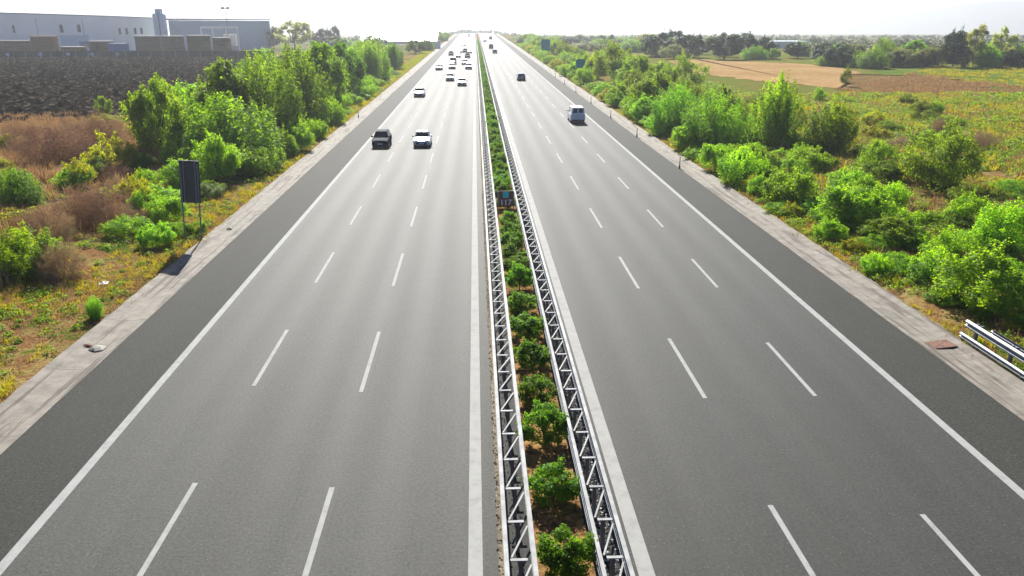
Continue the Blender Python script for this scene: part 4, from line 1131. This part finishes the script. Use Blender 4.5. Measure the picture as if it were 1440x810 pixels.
for x0, x1, h, lab, m1, m2 in STK:
    t = tag(empty('timber_stack', ((x0+x1)/2, 290, 0)), lab, 'timber stack', 'timber stacks in the works yard')
    hw = (x1-x0)/2 - .15; b = MB(); z = .2; lay = 0
    layers = max(4, int((h-.3)/.62)); dz = (h-.3)/layers
    b.box(-hw*.96, hw*.96, .06, 2.9, .02, h-.12)
    for q in range(layers):
        nb = max(4, int(hw*2/1.15)); wd = 2*hw/nb
        for i2 in range(nb):
            o_ = srn.uniform(-.06,.06)
            b.box(-hw+wd*i2+.04, -hw+wd*(i2+1)-.04, -.05+o_, .5+o_, .12+dz*q+.03, .12+dz*(q+1)-.07)
    b.build('boards', M[m1], t)
    b = MB(); b.box(-hw-.15, hw+.15, -.25, 3.1, h-.16, h+.12); b.build('cover_sheet', M[m2], t)
t = tag(empty('container', (-118.6, 286, 0)), 'dark blue container between two timber stacks', 'container')
b = MB(); b.box(-3.0,3.0,0,2.4,.1,4.4); b.build('box', M['bluep'], t)
b = MB()
for k_ in range(20): b.box(-2.95+.3*k_, -2.80+.3*k_, -.07, -.004, .2, 4.3)
b.build('corrugation', M['bluep'], t)
t = tag(empty('yard_fence', (-128, 281, 0)), 'low dark net fence between the ploughed field and the works yard', 'fence')
b = MB(); b.box(-50, 62, -.03, .03, -.2, 2.2); b.build('net', M['net'], t)
for k_ in range(29):
    b = MB(); b.box(-50+4*k_-.05, -50+4*k_+.05, -.12, -.04, 0, 2.1); b.build('post', M['dksteel'], t)
for i, x in enumerate((-151.4, -141.0, -132.2, -124.6, -116.6)):
    t = MB(); t.box(-.55,.55,-.05,.05,.85,1.7); t.box(-.06,.06,.0,.045,0,.85)
    o = t.build('marker_board', M['white']); o.location = (x, 280.5, 0)
    tag(o, f'{ordw(i+1)} small white marker board from the left along the dark yard fence', 'marker board', 'white marker boards along the yard fence')
t = tag(empty('greenhouse', (-40, 452, 0)), 'long low building with a glaring white roof beyond the left belt', 'building')
b = MB(); b.box(-20, 19, 0, 40, -3, .9); b.build('wall', M['walllight'], t)
b = MB(); b.add([(-21,-1,.8),(20,-1,.8),(20,20,5.6),(-21,20,5.6),(20,41,.8),(-21,41,.8)], [(0,1,2,3),(3,2,4,5),(0,3,5),(1,4,2),(0,5,4,1)]); b.build('roof', M['roofw'], t)
t = tag(empty('distant_hall', (129, 343, .8)), 'flat white hall far behind the fields on the right', 'building')
b = MB(); b.box(-7,8,0,12,0,2.0); b.build('wall', M['walllight'], t)
b = MB(); b.box(-7.4,8.4,-.4,12.4,2.0,2.5); b.build('roof', M['roofw'], t)
t = tag(empty('roadside_hut', (-15.9, 362, 0)), 'small pale hut beside the far left shoulder', 'hut')
b = MB(); b.box(-1.2,1.2,0,2.4,0,2.9); b.build('wall', M['walllight'], t)
b = MB(); b.box(-1.4,1.4,-.2,2.6,2.9,3.15); b.build('roof', M['roofd'], t)
# ------------------------------------------------------------------ hills and haze
hx_ = lin(-3300, -150, 24)
hill(hx_, [3600]*24, [-30 + 175*math.exp(-((x+1350)/800.)**2) + 9*math.sin(x*.006) for x in hx_])
hx2 = lin(1300, 3600, 18)
hill(hx2, [3600]*18, [-30 + 120*math.exp(-((x-2700)/800.)**2) + 7*math.sin(x*.008) for x in hx2])
if HAZE:
    me = bpy.data.meshes.new('haze'); b = MB(); b.box(-6100, 6100, -200, 6100, -110, 160); me = b.mesh('haze')
    hz = link('haze', me, None); tag(hz, 'thin bright summer haze over the whole plain', 'haze', kind='stuff')
    hm = bpy.data.materials.new('haze'); hm.use_nodes = True
    ht = hm.node_tree; ht.nodes.clear()
    ho = ht.nodes.new('ShaderNodeOutputMaterial'); hv = ht.nodes.new('ShaderNodeVolumePrincipled')
    hv.inputs['Color'].default_value = (.92,.95,.98,1); hv.inputs['Density'].default_value = HAZE; hv.inputs['Anisotropy'].default_value = .55
    ht.links.new(hv.outputs[0], ho.inputs['Volume']); me.materials.append(hm)
